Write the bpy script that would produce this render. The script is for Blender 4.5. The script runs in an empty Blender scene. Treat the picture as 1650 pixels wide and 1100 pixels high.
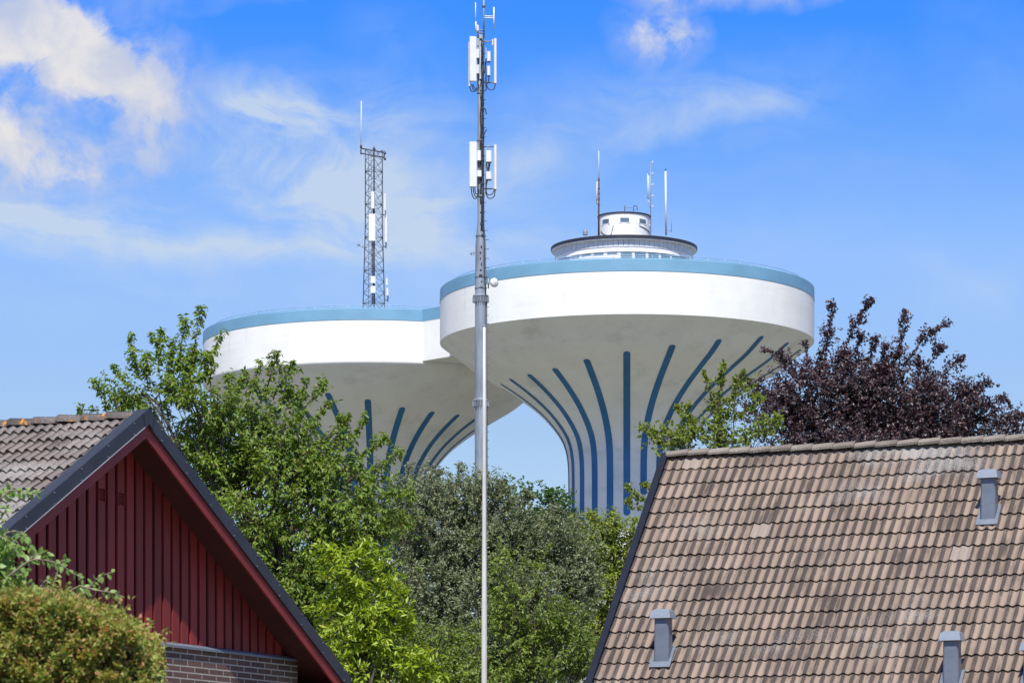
import bpy, math, random
import numpy as np
from mathutils import Vector, Matrix

random.seed(7)
RNG = np.random.default_rng(11)
SC = bpy.context.scene
COL = SC.collection
F = 5700.0          # focal length in photo pixels (1650 wide)
HOR = 1420.0        # row of the horizon in the photo (level camera, raised lens)
CZ = 1.7            # eye height


def P(px, py, Y):
    """World point that lies Y metres in front of the camera along a given line of sight."""
    return Vector(((px - 825.0) / F * Y, Y, CZ + (HOR - py) / F * Y))


# ------------------------------------------------------------------ nodes
class NT:
    def __init__(self, tree):
        self.t = tree
        tree.nodes.clear()

    def n(self, typ, **kw):
        nd = self.t.nodes.new(typ)
        for k, v in kw.items():
            if k == 'inp':
                for kk, vv in v.items():
                    self.set(nd, kk, vv)
            else:
                setattr(nd, k, v)
        return nd

    def set(self, nd, key, v):
        s = nd.inputs[key]
        if hasattr(v, 'is_output') or isinstance(v, bpy.types.NodeSocket):
            self.t.links.new(v, s)
        else:
            if isinstance(v, tuple) and len(v) == 3 and s.type == 'RGBA':
                v = (*v, 1.0)
            s.default_value = v

    def m(self, op, a, b=0.0, c=0.0, clamp=False):
        nd = self.n('ShaderNodeMath', operation=op, use_clamp=clamp)
        self.set(nd, 0, a)
        self.set(nd, 1, b)
        if len(nd.inputs) > 2:
            self.set(nd, 2, c)
        return nd.outputs[0]

    def mix(self, f, a, b, mode='MIX'):
        nd = self.n('ShaderNodeMix', data_type='RGBA', blend_type=mode)
        self.set(nd, 0, f)
        self.set(nd, 6, a)
        self.set(nd, 7, b)
        return nd.outputs[2]

    def sstep(self, x, lo, hi):
        nd = self.n('ShaderNodeMapRange', interpolation_type='SMOOTHSTEP')
        self.set(nd, 0, x)
        nd.inputs[1].default_value = lo
        nd.inputs[2].default_value = hi
        return nd.outputs[0]

    def noise(self, vec, scale, detail=4.0, rough=0.55, dim='3D', dist=0.0):
        nd = self.n('ShaderNodeTexNoise', noise_dimensions=dim)
        if vec is not None:
            self.set(nd, 'Vector', vec)
        nd.inputs['Scale'].default_value = scale
        nd.inputs['Detail'].default_value = detail
        nd.inputs['Roughness'].default_value = rough
        nd.inputs['Distortion'].default_value = dist
        return nd.outputs[0]

    def scale(self, vec, s, loc=(0, 0, 0)):
        nd = self.n('ShaderNodeMapping')
        self.set(nd, 'Vector', vec)
        nd.inputs['Scale'].default_value = s
        nd.inputs['Location'].default_value = loc
        return nd.outputs[0]


def new_mat(name):
    mt = bpy.data.materials.new(name)
    mt.use_nodes = True
    return mt, NT(mt.node_tree)


def finish(T, bsdf, bump=None, strength=0.3, dist=0.01):
    if bump is not None:
        b = T.n('ShaderNodeBump')
        b.inputs['Strength'].default_value = strength
        b.inputs['Distance'].default_value = dist
        T.set(b, 'Height', bump)
        T.t.links.new(b.outputs[0], bsdf.inputs['Normal'])
    o = T.n('ShaderNodeOutputMaterial')
    T.t.links.new(bsdf.outputs[0], o.inputs[0])


def plain(name, col, rough=0.6, metal=0.0, var=0.12, nscale=3.0, stretch=(1, 1, 1), bump=0.0, spec=0.5):
    mt, T = new_mat(name)
    oc = T.n('ShaderNodeTexCoord').outputs['Object']
    nz = T.noise(T.scale(oc, stretch), nscale, 6)
    lo = tuple(max(0, c * (1 - var)) for c in col)
    hi = tuple(min(1, c * (1 + var)) for c in col)
    c = T.mix(T.sstep(nz, 0.3, 0.7), lo, hi)
    b = T.n('ShaderNodeBsdfPrincipled')
    T.set(b, 'Base Color', c)
    b.inputs['Roughness'].default_value = rough
    b.inputs['Metallic'].default_value = metal
    b.inputs['Specular IOR Level'].default_value = spec
    finish(T, b, nz if bump else None, bump, 0.02)
    return mt


def leafmat(name, ca, cb, cc, transl=0.35, rough=0.45, tcol=None, spec=0.4, clump=0.7, odd_from=0.955):
    """ca/cb: per-leaf range, cc: odd leaves (dry, young)."""
    mt, T = new_mat(name)
    g = T.n('ShaderNodeNewGeometry')
    rnd = g.outputs['Random Per Island']
    oc = T.n('ShaderNodeTexCoord').outputs['Object']
    nz = T.noise(oc, clump, 3)
    f = T.m('ADD', T.m('MULTIPLY', rnd, 0.55), T.m('MULTIPLY', T.sstep(nz, 0.3, 0.7), 0.45))
    c = T.mix(f, ca, cb)
    odd = T.m('GREATER_THAN', T.m('FRACT', T.m('MULTIPLY', rnd, 37.0)), odd_from)
    c = T.mix(odd, c, cc)
    b = T.n('ShaderNodeBsdfPrincipled')
    T.set(b, 'Base Color', c)
    b.inputs['Roughness'].default_value = rough
    b.inputs['Specular IOR Level'].default_value = spec
    tr = T.n('ShaderNodeBsdfTranslucent')
    T.set(tr, 'Color', T.mix(1.0, c, tcol or (1.5, 1.55, 0.6), 'MULTIPLY'))
    mx = T.n('ShaderNodeMixShader')
    mx.inputs[0].default_value = transl
    T.t.links.new(b.outputs[0], mx.inputs[1])
    T.t.links.new(tr.outputs[0], mx.inputs[2])
    finish(T, mx)
    return mt


def tilemat(name, light, dark, lichen, lich_amt, pale=(0.42, 0.33, 0.26), top_lichen=False, darkness=1.0, orange=0.0, renewed=False):
    mt, T = new_mat(name)
    uv = T.n('ShaderNodeUVMap').outputs[0]
    sep = T.n('ShaderNodeSeparateXYZ')
    T.set(sep, 0, uv)
    u, v = sep.outputs[0], sep.outputs[1]
    fu = T.m('FLOOR', u)
    fv = T.m('FLOOR', v)
    comb = T.n('ShaderNodeCombineXYZ')
    T.set(comb, 0, fu)
    T.set(comb, 1, fv)
    wn = T.n('ShaderNodeTexWhiteNoise', noise_dimensions='2D')
    T.set(wn, 'Vector', comb.outputs[0])
    rid = wn.outputs[0]
    # weathering collects on one flank of every roll
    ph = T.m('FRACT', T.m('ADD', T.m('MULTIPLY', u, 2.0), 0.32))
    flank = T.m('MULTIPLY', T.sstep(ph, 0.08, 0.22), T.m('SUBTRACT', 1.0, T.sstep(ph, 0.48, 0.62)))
    big = T.noise(T.scale(uv, (0.33, 0.33, 1)), 1.0, 4)
    streak = T.noise(T.scale(uv, (7.0, 0.9, 1)), 1.0, 5, 0.6)
    grain = T.noise(T.scale(uv, (26.0, 26.0, 1)), 1.0, 5, 0.75)
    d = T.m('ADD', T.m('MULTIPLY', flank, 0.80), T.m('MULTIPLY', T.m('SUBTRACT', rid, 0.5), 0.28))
    runs = T.noise(T.scale(uv, (2.6, 0.13, 1), (7.3, 2.2, 0)), 1.0, 5, 0.6)
    d = T.m('ADD', d, T.m('MULTIPLY', T.m('SUBTRACT', runs, 0.48), 1.7))
    d = T.m('ADD', d, T.m('MULTIPLY', T.m('SUBTRACT', big, 0.47), 1.6))
    d = T.m('ADD', d, T.m('MULTIPLY', T.m('SUBTRACT', streak, 0.5), 1.3))
    d = T.m('ADD', d, T.m('MULTIPLY', T.m('SUBTRACT', grain, 0.5), 1.6))
    d = T.m('MULTIPLY', d, darkness)
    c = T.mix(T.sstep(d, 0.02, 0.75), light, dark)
    hue = T.n('ShaderNodeHueSaturation')
    T.set(hue, 'Color', c)
    T.set(hue, 'Value', T.m('ADD', 0.86, T.m('MULTIPLY', T.m('FRACT', T.m('MULTIPLY', rid, 7.3)), 0.28)))
    c = hue.outputs[0]
    # a few replaced tiles, clean and pale
    newt = T.m('GREATER_THAN', rid, 0.991 if renewed else 2.0)
    c = T.mix(T.m('MULTIPLY', newt, 0.8), c, pale)
    # lichen: pale grey speckles, in drifts
    drift = T.noise(T.scale(uv, (0.16, 0.3, 1), (3.1, 1.7, 0)), 1.0, 3)
    speck = T.noise(T.scale(uv, (15.0, 17.0, 1)), 1.0, 6, 0.8)
    lm = T.m('ADD', T.m('MULTIPLY', drift, 0.9), T.m('MULTIPLY', speck, 1.25))
    lm = T.m('SUBTRACT', lm, 0.175)
    if top_lichen:
        near = T.m('MULTIPLY', T.m('SUBTRACT', 1.0, T.sstep(v, 0.3, 3.2)), T.sstep(u, 4.0, 10.0))
        lm = T.m('ADD', lm, T.m('MULTIPLY', near, 0.13))
        mid = T.m('MULTIPLY', T.sstep(u, 9.5, 12.0), T.m('SUBTRACT', 1.0, T.sstep(u, 14.0, 17.0)))
        mid = T.m('MULTIPLY', mid, T.m('SUBTRACT', 1.0, T.sstep(v, 8.0, 12.0)))
        lm = T.m('ADD', lm, T.m('MULTIPLY', mid, 0.07))
    lmask = T.sstep(lm, 1.02 - lich_amt, 1.14 - lich_amt)
    c = T.mix(T.m('MULTIPLY', lmask, 0.75), c, lichen)
    if orange:
        og = T.noise(T.scale(uv, (2.2, 5.0, 1), (5, 2, 0)), 1.0, 4)
        c = T.mix(T.sstep(og, 1 - orange, 1 - orange + 0.04), c, (0.55, 0.22, 0.02))
    b = T.n('ShaderNodeBsdfPrincipled')
    T.set(b, 'Base Color', c)
    b.inputs['Roughness'].default_value = 0.9
    b.inputs['Specular IOR Level'].default_value = 0.25
    finish(T, b, T.m('ADD', grain, T.m('MULTIPLY', lmask, 0.4)), 0.5, 0.006)
    return mt


# ------------------------------------------------------------------ mesh helper
class MB:
    def __init__(self):
        self.v, self.f, self.sm, self.uv = [], [], [], []
        self.mi, self.cur = [], 0

    def quad_uv(self, idx, uvs, smooth=False):
        self.f.append(tuple(idx))
        self.sm.append(smooth)
        self.uv.append(uvs)
        self.mi.append(self.cur)

    def face(self, idx, smooth=False):
        self.f.append(tuple(idx))
        self.sm.append(smooth)
        self.uv.append(None)
        self.mi.append(self.cur)

    def box(self, c, s, ax=None, ay=None, az=None):
        ax = Vector(ax or (1, 0, 0)); ay = Vector(ay or (0, 1, 0)); az = Vector(az or (0, 0, 1))
        c = Vector(c)
        b = len(self.v)
        for k in (-.5, .5):
            for j in (-.5, .5):
                for i in (-.5, .5):
                    self.v.append(c + ax * (i * s[0]) + ay * (j * s[1]) + az * (k * s[2]))
        for q in ((0, 2, 3, 1), (4, 5, 7, 6), (0, 1, 5, 4), (2, 6, 7, 3), (0, 4, 6, 2), (1, 3, 7, 5)):
            self.face([b + i for i in q])
        return self

    def prism(self, poly, off):
        """poly: list of 3-D points (a closed planar outline), off: extrusion vector."""
        b = len(self.v); n = len(poly); off = Vector(off)
        self.v += [Vector(p) for p in poly] + [Vector(p) + off for p in poly]
        self.face(range(b, b + n)[::-1])
        self.face(range(b + n, b + 2 * n))
        for i in range(n):
            j = (i + 1) % n
            self.face((b + i, b + j, b + n + j, b + n + i))
        return self

    def tube(self, pts, r, n=8, cap=True, smooth=True):
        pts = [Vector(p) for p in pts]
        rs = r if isinstance(r, (list, tuple)) else [r] * len(pts)
        b = len(self.v)
        up = None
        for i, p in enumerate(pts):
            d = (pts[min(i + 1, len(pts) - 1)] - pts[max(i - 1, 0)])
            if d.length < 1e-9:
                d = Vector((0, 0, 1))
            d.normalize()
            if up is None:
                up = d.orthogonal().normalized()
            else:
                up = (up - d * up.dot(d))
                up = up.normalized() if up.length > 1e-6 else d.orthogonal().normalized()
            s = d.cross(up)
            for k in range(n):
                a = 2 * math.pi * k / n
                self.v.append(p + (up * math.cos(a) + s * math.sin(a)) * rs[i])
        for i in range(len(pts) - 1):
            for k in range(n):
                k2 = (k + 1) % n
                self.face((b + i * n + k, b + i * n + k2, b + (i + 1) * n + k2, b + (i + 1) * n + k), smooth)
        if cap:
            self.face(range(b, b + n)[::-1])
            e = b + (len(pts) - 1) * n
            self.face(range(e, e + n))
        return self

    def lathe(self, prof, c, n=64, a0=0.0, a1=2 * math.pi, smooth=True, sharp=(), closed=False):
        """prof: list of (r, z); c: axis point (z added).  a measured from -Y (towards the camera) to +X."""
        c = Vector(c)
        full = abs(a1 - a0 - 2 * math.pi) < 1e-6
        cols = n if full else n + 1
        segs = list(zip(prof[:-1], prof[1:]))
        if closed:
            segs.append((prof[-1], prof[0]))
        # each profile segment shares rows with the next unless the corner is sharp
        rows = []
        prev = None
        for i, (p, q) in enumerate(segs):
            if prev is None or i in sharp:
                prev = self._ring(p, c, cols, n, a0, a1)
            nxt = self._ring(q, c, cols, n, a0, a1)
            for k in range(n):
                k2 = (k + 1) % cols
                self.face((prev + k, nxt + k, nxt + k2, prev + k2), smooth)
            prev = nxt
        return self

    def _ring(self, p, c, cols, n, a0, a1):
        b = len(self.v)
        for k in range(cols):
            a = a0 + (a1 - a0) * k / n
            self.v.append(c + Vector((p[0] * math.sin(a), -p[0] * math.cos(a), p[1])))
        return b

    def build(self, name, mat, parent=None, origin=None):
        me = bpy.data.meshes.new(name)
        o0 = Vector(origin) if origin is not None else (Vector(parent['_loc']) if parent is not None and '_loc' in parent else Vector((0, 0, 0)))
        me.from_pydata([tuple(v - o0) for v in self.v], [], self.f)
        me.polygons.foreach_set('use_smooth', self.sm)
        if any(u is not None for u in self.uv):
            lay = me.uv_layers.new(name='UVMap')
            i = 0
            for f, u in zip(self.f, self.uv):
                for k in range(len(f)):
                    lay.data[i].uv = u[k] if u is not None else (0, 0)
                    i += 1
        for mm in (mat if isinstance(mat, (list, tuple)) else [mat]):
            me.materials.append(mm)
        me.polygons.foreach_set('material_index', self.mi)
        me.update()
        o = bpy.data.objects.new(name, me)
        COL.objects.link(o)
        if parent is not None:
            o.parent = parent
            o['_loc'] = tuple(o0)
            base = Vector(parent['_loc']) if '_loc' in parent else Vector((0, 0, 0))
            o.location = o0 - base
        else:
            o.location = o0
            o['_loc'] = tuple(o0)
        return o


def tag(o, label=None, cat=None, group=None, kind=None):
    if label: o['label'] = label
    if cat: o['category'] = cat
    if group: o['group'] = group
    if kind: o['kind'] = kind
    return o


def thing(name, loc, label, cat, group=None):
    o = bpy.data.objects.new(name, None)
    o.empty_display_size = 0.3
    COL.objects.link(o)
    o.location = loc
    o['_loc'] = tuple(loc)
    return tag(o, label, cat, group)


def catmull(pts, k=5):
    out = []
    n = len(pts)
    for i in range(n - 1):
        p0 = pts[max(i - 1, 0)]; p1 = pts[i]; p2 = pts[i + 1]; p3 = pts[min(i + 2, n - 1)]
        for j in range(k):
            t = j / k
            out.append(tuple(0.5 * ((2 * b) + (-a + c) * t + (2 * a - 5 * b + 4 * c - d) * t * t + (-a + 3 * b - 3 * c + d) * t ** 3)
                             for a, b, c, d in zip(p0, p1, p2, p3)))
    out.append(tuple(pts[-1]))
    return out


# ------------------------------------------------------------------ world, sun, camera
SUN_EL = math.radians(56)
SUN_AZ = math.radians(-3.0)     # the sun stands behind the camera, a touch to the left


def build_world():
    w = bpy.data.worlds.new("World")
    SC.world = w
    w.use_nodes = True
    T = NT(w.node_tree)
    sky = T.n('ShaderNodeTexSky', sky_type='NISHITA')
    sky.sun_disc = False
    sky.sun_elevation = SUN_EL
    sky.sun_rotation = math.pi - SUN_AZ
    sky.altitude = 60
    sky.air_density = 1.0
    sky.dust_density = 0.35
    sky.ozone_density = 2.2
    d = T.n('ShaderNodeTexCoord').outputs['Generated']
    sep = T.n('ShaderNodeSeparateXYZ')
    T.set(sep, 0, d)
    x, y, z = sep.outputs
    hyp = T.m('SQRT', T.m('ADD', T.m('MULTIPLY', x, x), T.m('MULTIPLY', y, y)))
    az = T.m('MULTIPLY', T.m('ARCTAN2', x, y), F / 1000)           # in thousandths of the focal length
    el = T.m('MULTIPLY', T.m('ARCTAN2', z, hyp), F / 1000)
    comb = T.n('ShaderNodeCombineXYZ')
    T.set(comb, 0, az); T.set(comb, 1, el)
    ae = comb.outputs[0]
    # deepen the clear sky away from the horizon
    ramp = T.n('ShaderNodeValToRGB')
    T.set(ramp, 0, T.m('DIVIDE', el, 3.0))
    cr = ramp.color_ramp
    cr.elements[0].position = 0.0; cr.elements[0].color = (0.62, 0.64, 0.66, 1)
    cr.elements[1].position = 1.0; cr.elements[1].color = (0.30, 0.48, 0.90, 1)
    for p, c in ((0.24, SKY[0]), (0.333, SKY[1]), (0.39, SKY[2]), (0.453, SKY[3]), (0.55, SKY[4])):
        e = cr.elements.new(p); e.color = (*c, 1)
    clear = T.mix(1.0, sky.outputs[0], ramp.outputs[0], 'MULTIPLY')

    warp = T.n('ShaderNodeTexNoise', noise_dimensions='2D')
    T.set(warp, 'Vector', ae)
    warp.inputs['Scale'].default_value = 6
    warp.inputs['Detail'].default_value = 4
    wv = T.n('ShaderNodeVectorMath', operation='MULTIPLY_ADD')
    T.set(wv, 0, warp.outputs['Color']); wv.inputs[1].default_value = (0.07, 0.07, 0); T.set(wv, 2, ae)
    aw = wv.outputs[0]
    def blob(px, py, rx, ry, rot=0.0, amp=1.0):
        mp_ = T.n('ShaderNodeMapping', vector_type='TEXTURE')
        T.set(mp_, 'Vector', aw)
        mp_.inputs['Location'].default_value = ((px - 825) / 1000 + .035, (HOR - py) / 1000 + .035, 0)
        mp_.inputs['Rotation'].default_value = (0, 0, math.radians(rot))
        mp_.inputs['Scale'].default_value = (rx / 1000 * 2.1, ry / 1000 * 2.1, 1)
        g = T.n('ShaderNodeTexGradient', gradient_type='SPHERICAL')
        T.set(g, 'Vector', mp_.outputs[0])
        return g.outputs[1], amp

    def total(lst):
        s = None
        for b in lst:
            g, amp = blob(*b)
            s = T.m('MULTIPLY_ADD', g, amp * 1.15, s if s is not None else 0.0)
        return s
    # cumulus
    cum = total([(15, 50, 95, 42, -14, 1.05), (95, 85, 70, 34, -10, .85), (150, 85, 32, 40, 0, .45), (60, 145, 150, 48, 0, .50), (175, 150, 70, 30, -20, .50), (212, 172, 40, 24, -25, .40),
                 (10, 262, 90, 42, -12, .95), (60, 290, 60, 26, -8, .40), (252, 224, 30, 30, 0, .50), (1064, 88, 46, 30, -20, .85), (1175, 9, 105, 17, 0, .85), (1250, 4, 40, 12, 0, .4)])
    n1 = T.noise(aw, 12.0, 9, 0.6, '2D')
    n1b = T.noise(aw, 26.0, 6, 0.6, '2D')
    nn = T.m('ADD', T.m('MULTIPLY', n1, 0.75), T.m('MULTIPLY', n1b, 0.25))
    cu = T.m('ADD', cum, T.m('MULTIPLY', T.m('SUBTRACT', nn, 0.5), 2.5))
    cu = T.m('MULTIPLY', T.sstep(cu, 0.30, 1.30), T.sstep(cum, 0.05, 0.40))
    # high thin cloud
    cir = total([(430, 190, 50, 26, -20, 1.0), (540, 200, 120, 42, -8, .62), (470, 285, 150, 50, -18, .95), (600, 320, 160, 60, -10, .30),
                 (700, 290, 140, 80, 0, .20), (850, 280, 80, 36, 14, .50), (1080, 185, 190, 50, 6, .38), (1150, 208, 110, 17, 11, .42),
                 (120, 374, 120, 14, 5, .85), (30, 380, 90, 26, 0, .40), (430, 405, 330, 22, 0, .62), (160, 410, 220, 30, 0, .3), (250, 330, 260, 60, 0, .22),
                 (420, 10, 170, 16, 8, .35), (640, 110, 60, 50, -40, .2), (1590, 480, 120, 40, 0, .26), (1300, 330, 260, 90, 0, .12),
                 (250, 480, 400, 40, 0, .22), (1600, 150, 60, 90, 35, .12), (900, 420, 300, 50, 0, .2)])
    sa_ = T.scale(aw, (3.2, 9.0, 1))
    n2 = T.noise(sa_, 1.0, 8, 0.6, '2D', 0.6)
    n3 = T.noise(aw, 5.0, 8, 0.6, '2D', 0.3)
    n23 = T.m('ADD', T.m('MULTIPLY', n2, 0.6), T.m('MULTIPLY', n3, 0.4))
    ci = T.m('MULTIPLY', cir, T.sstep(n23, 0.26, 0.84))
    ci = T.m('MINIMUM', T.m('MULTIPLY', ci, 1.5), 0.85)
    veil = total([(70, 140, 150, 45, 0, .75), (185, 150, 95, 40, -15, .62), (228, 172, 45, 26, -20, .55), (110, 60, 120, 60, -15, .35), (70, 285, 110, 42, -5, .60), (130, 265, 70, 40, 0, .35),
                  (252, 222, 40, 38, 0, 1.1), (1064, 88, 46, 32, -15, .75), (1185, 12, 120, 22, 0, .85), (30, 330, 80, 22, 0, .4)])
    vl = T.m('MINIMUM', T.m('MULTIPLY', veil, T.m('MULTIPLY_ADD', T.sstep(nn, 0.30, 0.66), 0.95, 0.12)), 0.8)
    # scattered cumulus over the rest of the sky
    oth = T.noise(d, 3.2, 8, 0.6)
    away = T.m('SUBTRACT', 1.0, T.sstep(T.m('ABSOLUTE', T.m('SUBTRACT', az, 0.0)), 1.1, 2.2))
    oc = T.m('MULTIPLY', T.m('MULTIPLY', T.sstep(oth, 0.52, 0.70), T.m('SUBTRACT', 1.0, away)), T.sstep(z, 0.04, 0.2))
    shade = T.noise(T.scale(aw, (1, 1, 1), (0.0, 0.016, 0)), 8.0, 6, 0.55, '2D')
    ccol = T.mix(T.sstep(shade, 0.3, 0.7), CLOUD[0], CLOUD[1])
    c = T.mix(ci, clear, CLOUD[2])
    c = T.mix(vl, c, CLOUD[3])
    c = T.mix(T.m('MULTIPLY', oc, 0.8), c, CLOUD[1])
    c = T.mix(T.m('MINIMUM', cu, 0.9), c, ccol)
    bg = T.n('ShaderNodeBackground')
    T.set(bg, 'Color', c)
    bg.inputs['Strength'].default_value = 0.13
    o = T.n('ShaderNodeOutputWorld')
    T.t.links.new(bg.outputs[0], o.inputs[0])


SKY = [(0.55, 0.565, 0.65), (0.53, 0.62, 0.82), (0.30, 0.52, 0.87), (0.134, 0.44, 0.97), (0.11, 0.38, 0.95)]
CLOUD = [(2.9, 3.2, 4.0), (4.5, 4.3, 4.15), (3.1, 3.65, 4.4), (3.05, 3.3, 4.1)]
build_world()

sun = bpy.data.lights.new('sun', 'SUN')
sun.energy = 4.2
sun.angle = math.radians(0.53)
sun.color = (1.0, 0.955, 0.89)
so = bpy.data.objects.new('sun', sun)
COL.objects.link(so)
trav = Vector((-math.sin(SUN_AZ) * math.cos(SUN_EL), math.cos(SUN_AZ) * math.cos(SUN_EL), -math.sin(SUN_EL)))
so.rotation_euler = trav.to_track_quat('-Z', 'Y').to_euler()
so.location = (0, -20, 60)

cam = bpy.data.cameras.new('camera')
cam.sensor_width = 36
cam.lens = F / 1650 * 36
cam.shift_y = (HOR - 550) / 1650
cam.clip_start = 0.5
cam.clip_end = 20000
cam.dof.use_dof = True
cam.dof.focus_distance = 120
cam.dof.aperture_fstop = 14
co = bpy.data.objects.new('camera', cam)
COL.objects.link(co)
co.location = (0, 0, CZ)
co.rotation_euler = (math.radians(90), 0, 0)
SC.camera = co
SC.cycles.max_bounces = 6
SC.cycles.diffuse_bounces = 3
SC.cycles.glossy_bounces = 2
SC.cycles.transmission_bounces = 4
SC.view_settings.view_transform = 'Standard'
SC.view_settings.look = 'None'
SC.view_settings.exposure = 0.55
SC.view_settings.gamma = 1

# ------------------------------------------------------------------ materials
def concrete(name, col, var=0.1, dirt=(0.30, 0.29, 0.25), amt=0.35, soot=0.0):
    mt, T = new_mat(name)
    oc = T.n('ShaderNodeTexCoord').outputs['Object']
    n1 = T.noise(oc, 0.35, 6, 0.6)
    n2 = T.noise(T.scale(oc, (1.6, 1.6, 0.22)), 1.0, 6, 0.6)
    n3 = T.noise(T.scale(oc, (0.25, 0.25, 3.0)), 1.0, 4)
    c = T.mix(T.sstep(n1, .3, .7), tuple(k * (1 - var) for k in col), tuple(min(1, k * (1 + var * .4)) for k in col))
    c = T.mix(T.m('MULTIPLY', T.sstep(n2, .55, .8), amt), c, dirt)
    if soot:
        n4 = T.noise(T.scale(oc, (0.5, 0.5, 0.9)), 0.6, 8, 0.65)
        c = T.mix(T.m('MULTIPLY', T.sstep(n4, .52, .72), soot), c, (0.16, 0.15, 0.13))
    b = T.n('ShaderNodeBsdfPrincipled')
    T.set(b, 'Base Color', c)
    b.inputs['Roughness'].default_value = 0.75
    b.inputs['Specular IOR Level'].default_value = 0.3
    finish(T, b, T.m('ADD', n1, n3), 0.25, 0.04)
    return mt


M = {}
M['tower_white'] = concrete('white_painted_concrete', (0.79, 0.785, 0.735), 0.06, (0.52, 0.51, 0.46), 0.30)
M['bowl_white'] = concrete('weathered_white_concrete', (0.75, 0.745, 0.70), 0.06, (0.47, 0.46, 0.41), 0.30, 0.22)
M['band_blue'] = plain('light_blue_band', (0.15, 0.315, 0.44), 0.5, 0, 0.08, 0.4, (1, 1, 2), 0.1)
M['stripe_blue'] = plain('blue_stripe_paint', (0.020, 0.130, 0.295), 0.65, 0, 0.12, 0.5)
M['rail'] = plain('pale_blue_railing', (0.25, 0.42, 0.58), 0.4, 0.0)
M['roof_grey'] = plain('grey_roof_felt', (0.25, 0.25, 0.25), 0.9)
M['black'] = plain('black_roof_edge', (0.02, 0.022, 0.03), 0.5)
M['cladding'] = plain('pale_metal_cladding', (0.55, 0.58, 0.60), 0.4)
M['pav_white'] = concrete('pavilion_white_paint', (0.80, 0.80, 0.79), 0.04, (0.35, 0.34, 0.32), 0.45)
M['glass'] = plain('dark_window_glass', (0.10, 0.165, 0.215), 0.06, 0.0, 0.3, 1.0, (1, 1, 1), 0, 0.8)
M['galv'] = plain('galvanised_steel', (0.235, 0.265, 0.30), 0.5, 0.2, 0.22, 2.5, (1, 1, 0.2))
M['dark_steel'] = plain('dark_steel', (0.085, 0.09, 0.105), 0.55, 0.3)
M['rust'] = plain('rusty_brown_steel', (0.10, 0.055, 0.045), 0.7)
M['antenna'] = plain('white_antenna_plastic', (0.68, 0.69, 0.68), 0.45, 0, 0.04)
M['cable'] = plain('black_cable', (0.02, 0.022, 0.03), 0.5)
M['flag_white'] = plain('white_fibreglass', (0.56, 0.535, 0.49), 0.35, 0, 0.1, 1.2)
M['bark'] = plain('grey_brown_bark', (0.075, 0.062, 0.048), 0.9, 0, 0.4, 8, (1, 1, 0.3), 0.6)
M['twig'] = plain('twig_bark', (0.20, 0.15, 0.11), 0.85, 0, 0.3, 12)
M['red'] = plain('falu_red_paint', (0.20, 0.019, 0.018), 0.6, 0, 0.16, 2.5, (1, 1, 0.25), 0.15)
M['red_shaded'] = plain('red_paint_in_shade', (0.065, 0.010, 0.011), 0.7, 0, 0.15, 3)  # red paint with shade put into its colour, for soffit, eaves and board gaps
M['barge_metal'] = plain('anthracite_sheet_metal', (0.036, 0.041, 0.052), 0.5, 0.0, 0.15, 2.0, spec=0.25)
M['navy_metal'] = plain('navy_sheet_metal', (0.011, 0.014, 0.024), 0.6, 0.0, spec=0.15)
M['lip_glint'] = plain('metal_edge_glint', (0.6, 0.6, 0.62), 0.35, 0.5)  # pale colour stands for light reflected off the metal lip
M['vent_grey'] = plain('grey_vent_metal', (0.150, 0.172, 0.208), 0.42, 0.1, 0.15, 3.0)
M['vent_cap'] = plain('light_grey_vent_metal', (0.22, 0.25, 0.285), 0.45, 0.1, 0.12, 3.0)
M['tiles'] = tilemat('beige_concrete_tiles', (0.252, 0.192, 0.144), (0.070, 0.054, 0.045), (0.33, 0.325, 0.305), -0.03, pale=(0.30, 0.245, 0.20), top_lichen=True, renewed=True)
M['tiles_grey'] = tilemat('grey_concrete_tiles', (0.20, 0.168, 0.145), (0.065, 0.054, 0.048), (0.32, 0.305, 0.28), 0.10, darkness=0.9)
M['ridge'] = tilemat('beige_ridge_tiles', (0.22, 0.185, 0.15), (0.09, 0.075, 0.062), (0.32, 0.31, 0.27), 0.06, darkness=0.9, orange=0.27)
M['ridge_grey'] = tilemat('lichened_ridge_tiles', (0.13, 0.108, 0.092), (0.05, 0.042, 0.037), (0.34, 0.32, 0.28), 0.06, darkness=0.9, orange=0.40)
M['wall_brick'] = None
_T = NT.__new__(NT); _T.t = M['red'].node_tree
_b = [x for x in _T.t.nodes if x.type == 'BSDF_PRINCIPLED'][0]
_src = _b.inputs['Base Color'].links[0].from_socket
_h = _T.n('ShaderNodeHueSaturation')
_T.set(_h, 'Color', _src)
_T.set(_h, 'Value', _T.m('ADD', 0.84, _T.m('MULTIPLY', _T.n('ShaderNodeNewGeometry').outputs['Random Per Island'], 0.34)))
_T.t.links.new(_h.outputs[0], _b.inputs['Base Color'])
M['plaster'] = plain('pale_plaster', (0.55, 0.5, 0.42), 0.9)

mt, T = new_mat('brown_brick')
uv = T.n('ShaderNodeUVMap').outputs[0]
bk = T.n('ShaderNodeTexBrick')
T.set(bk, 'Vector', uv)
bk.inputs['Color1'].default_value = (0.125, 0.066, 0.050, 1)
bk.inputs['Color2'].default_value = (0.058, 0.032, 0.029, 1)
bk.inputs['Mortar'].default_value = (0.42, 0.39, 0.34, 1)
bk.inputs['Scale'].default_value = 1.0
bk.inputs['Mortar Size'].default_value = 0.0085
bk.inputs['Mortar Smooth'].default_value = 0.2
bk.inputs['Brick Width'].default_value = 0.335
bk.inputs['Row Height'].default_value = 0.073
nz = T.noise(uv, 14.0, 5, 0.6)
cc = T.mix(T.m('MULTIPLY', T.sstep(nz, .3, .8), .45), bk.outputs[0], (0.16, 0.10, 0.075))
b = T.n('ShaderNodeBsdfPrincipled')
T.set(b, 'Base Color', cc)
b.inputs['Roughness'].default_value = 0.85
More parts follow.
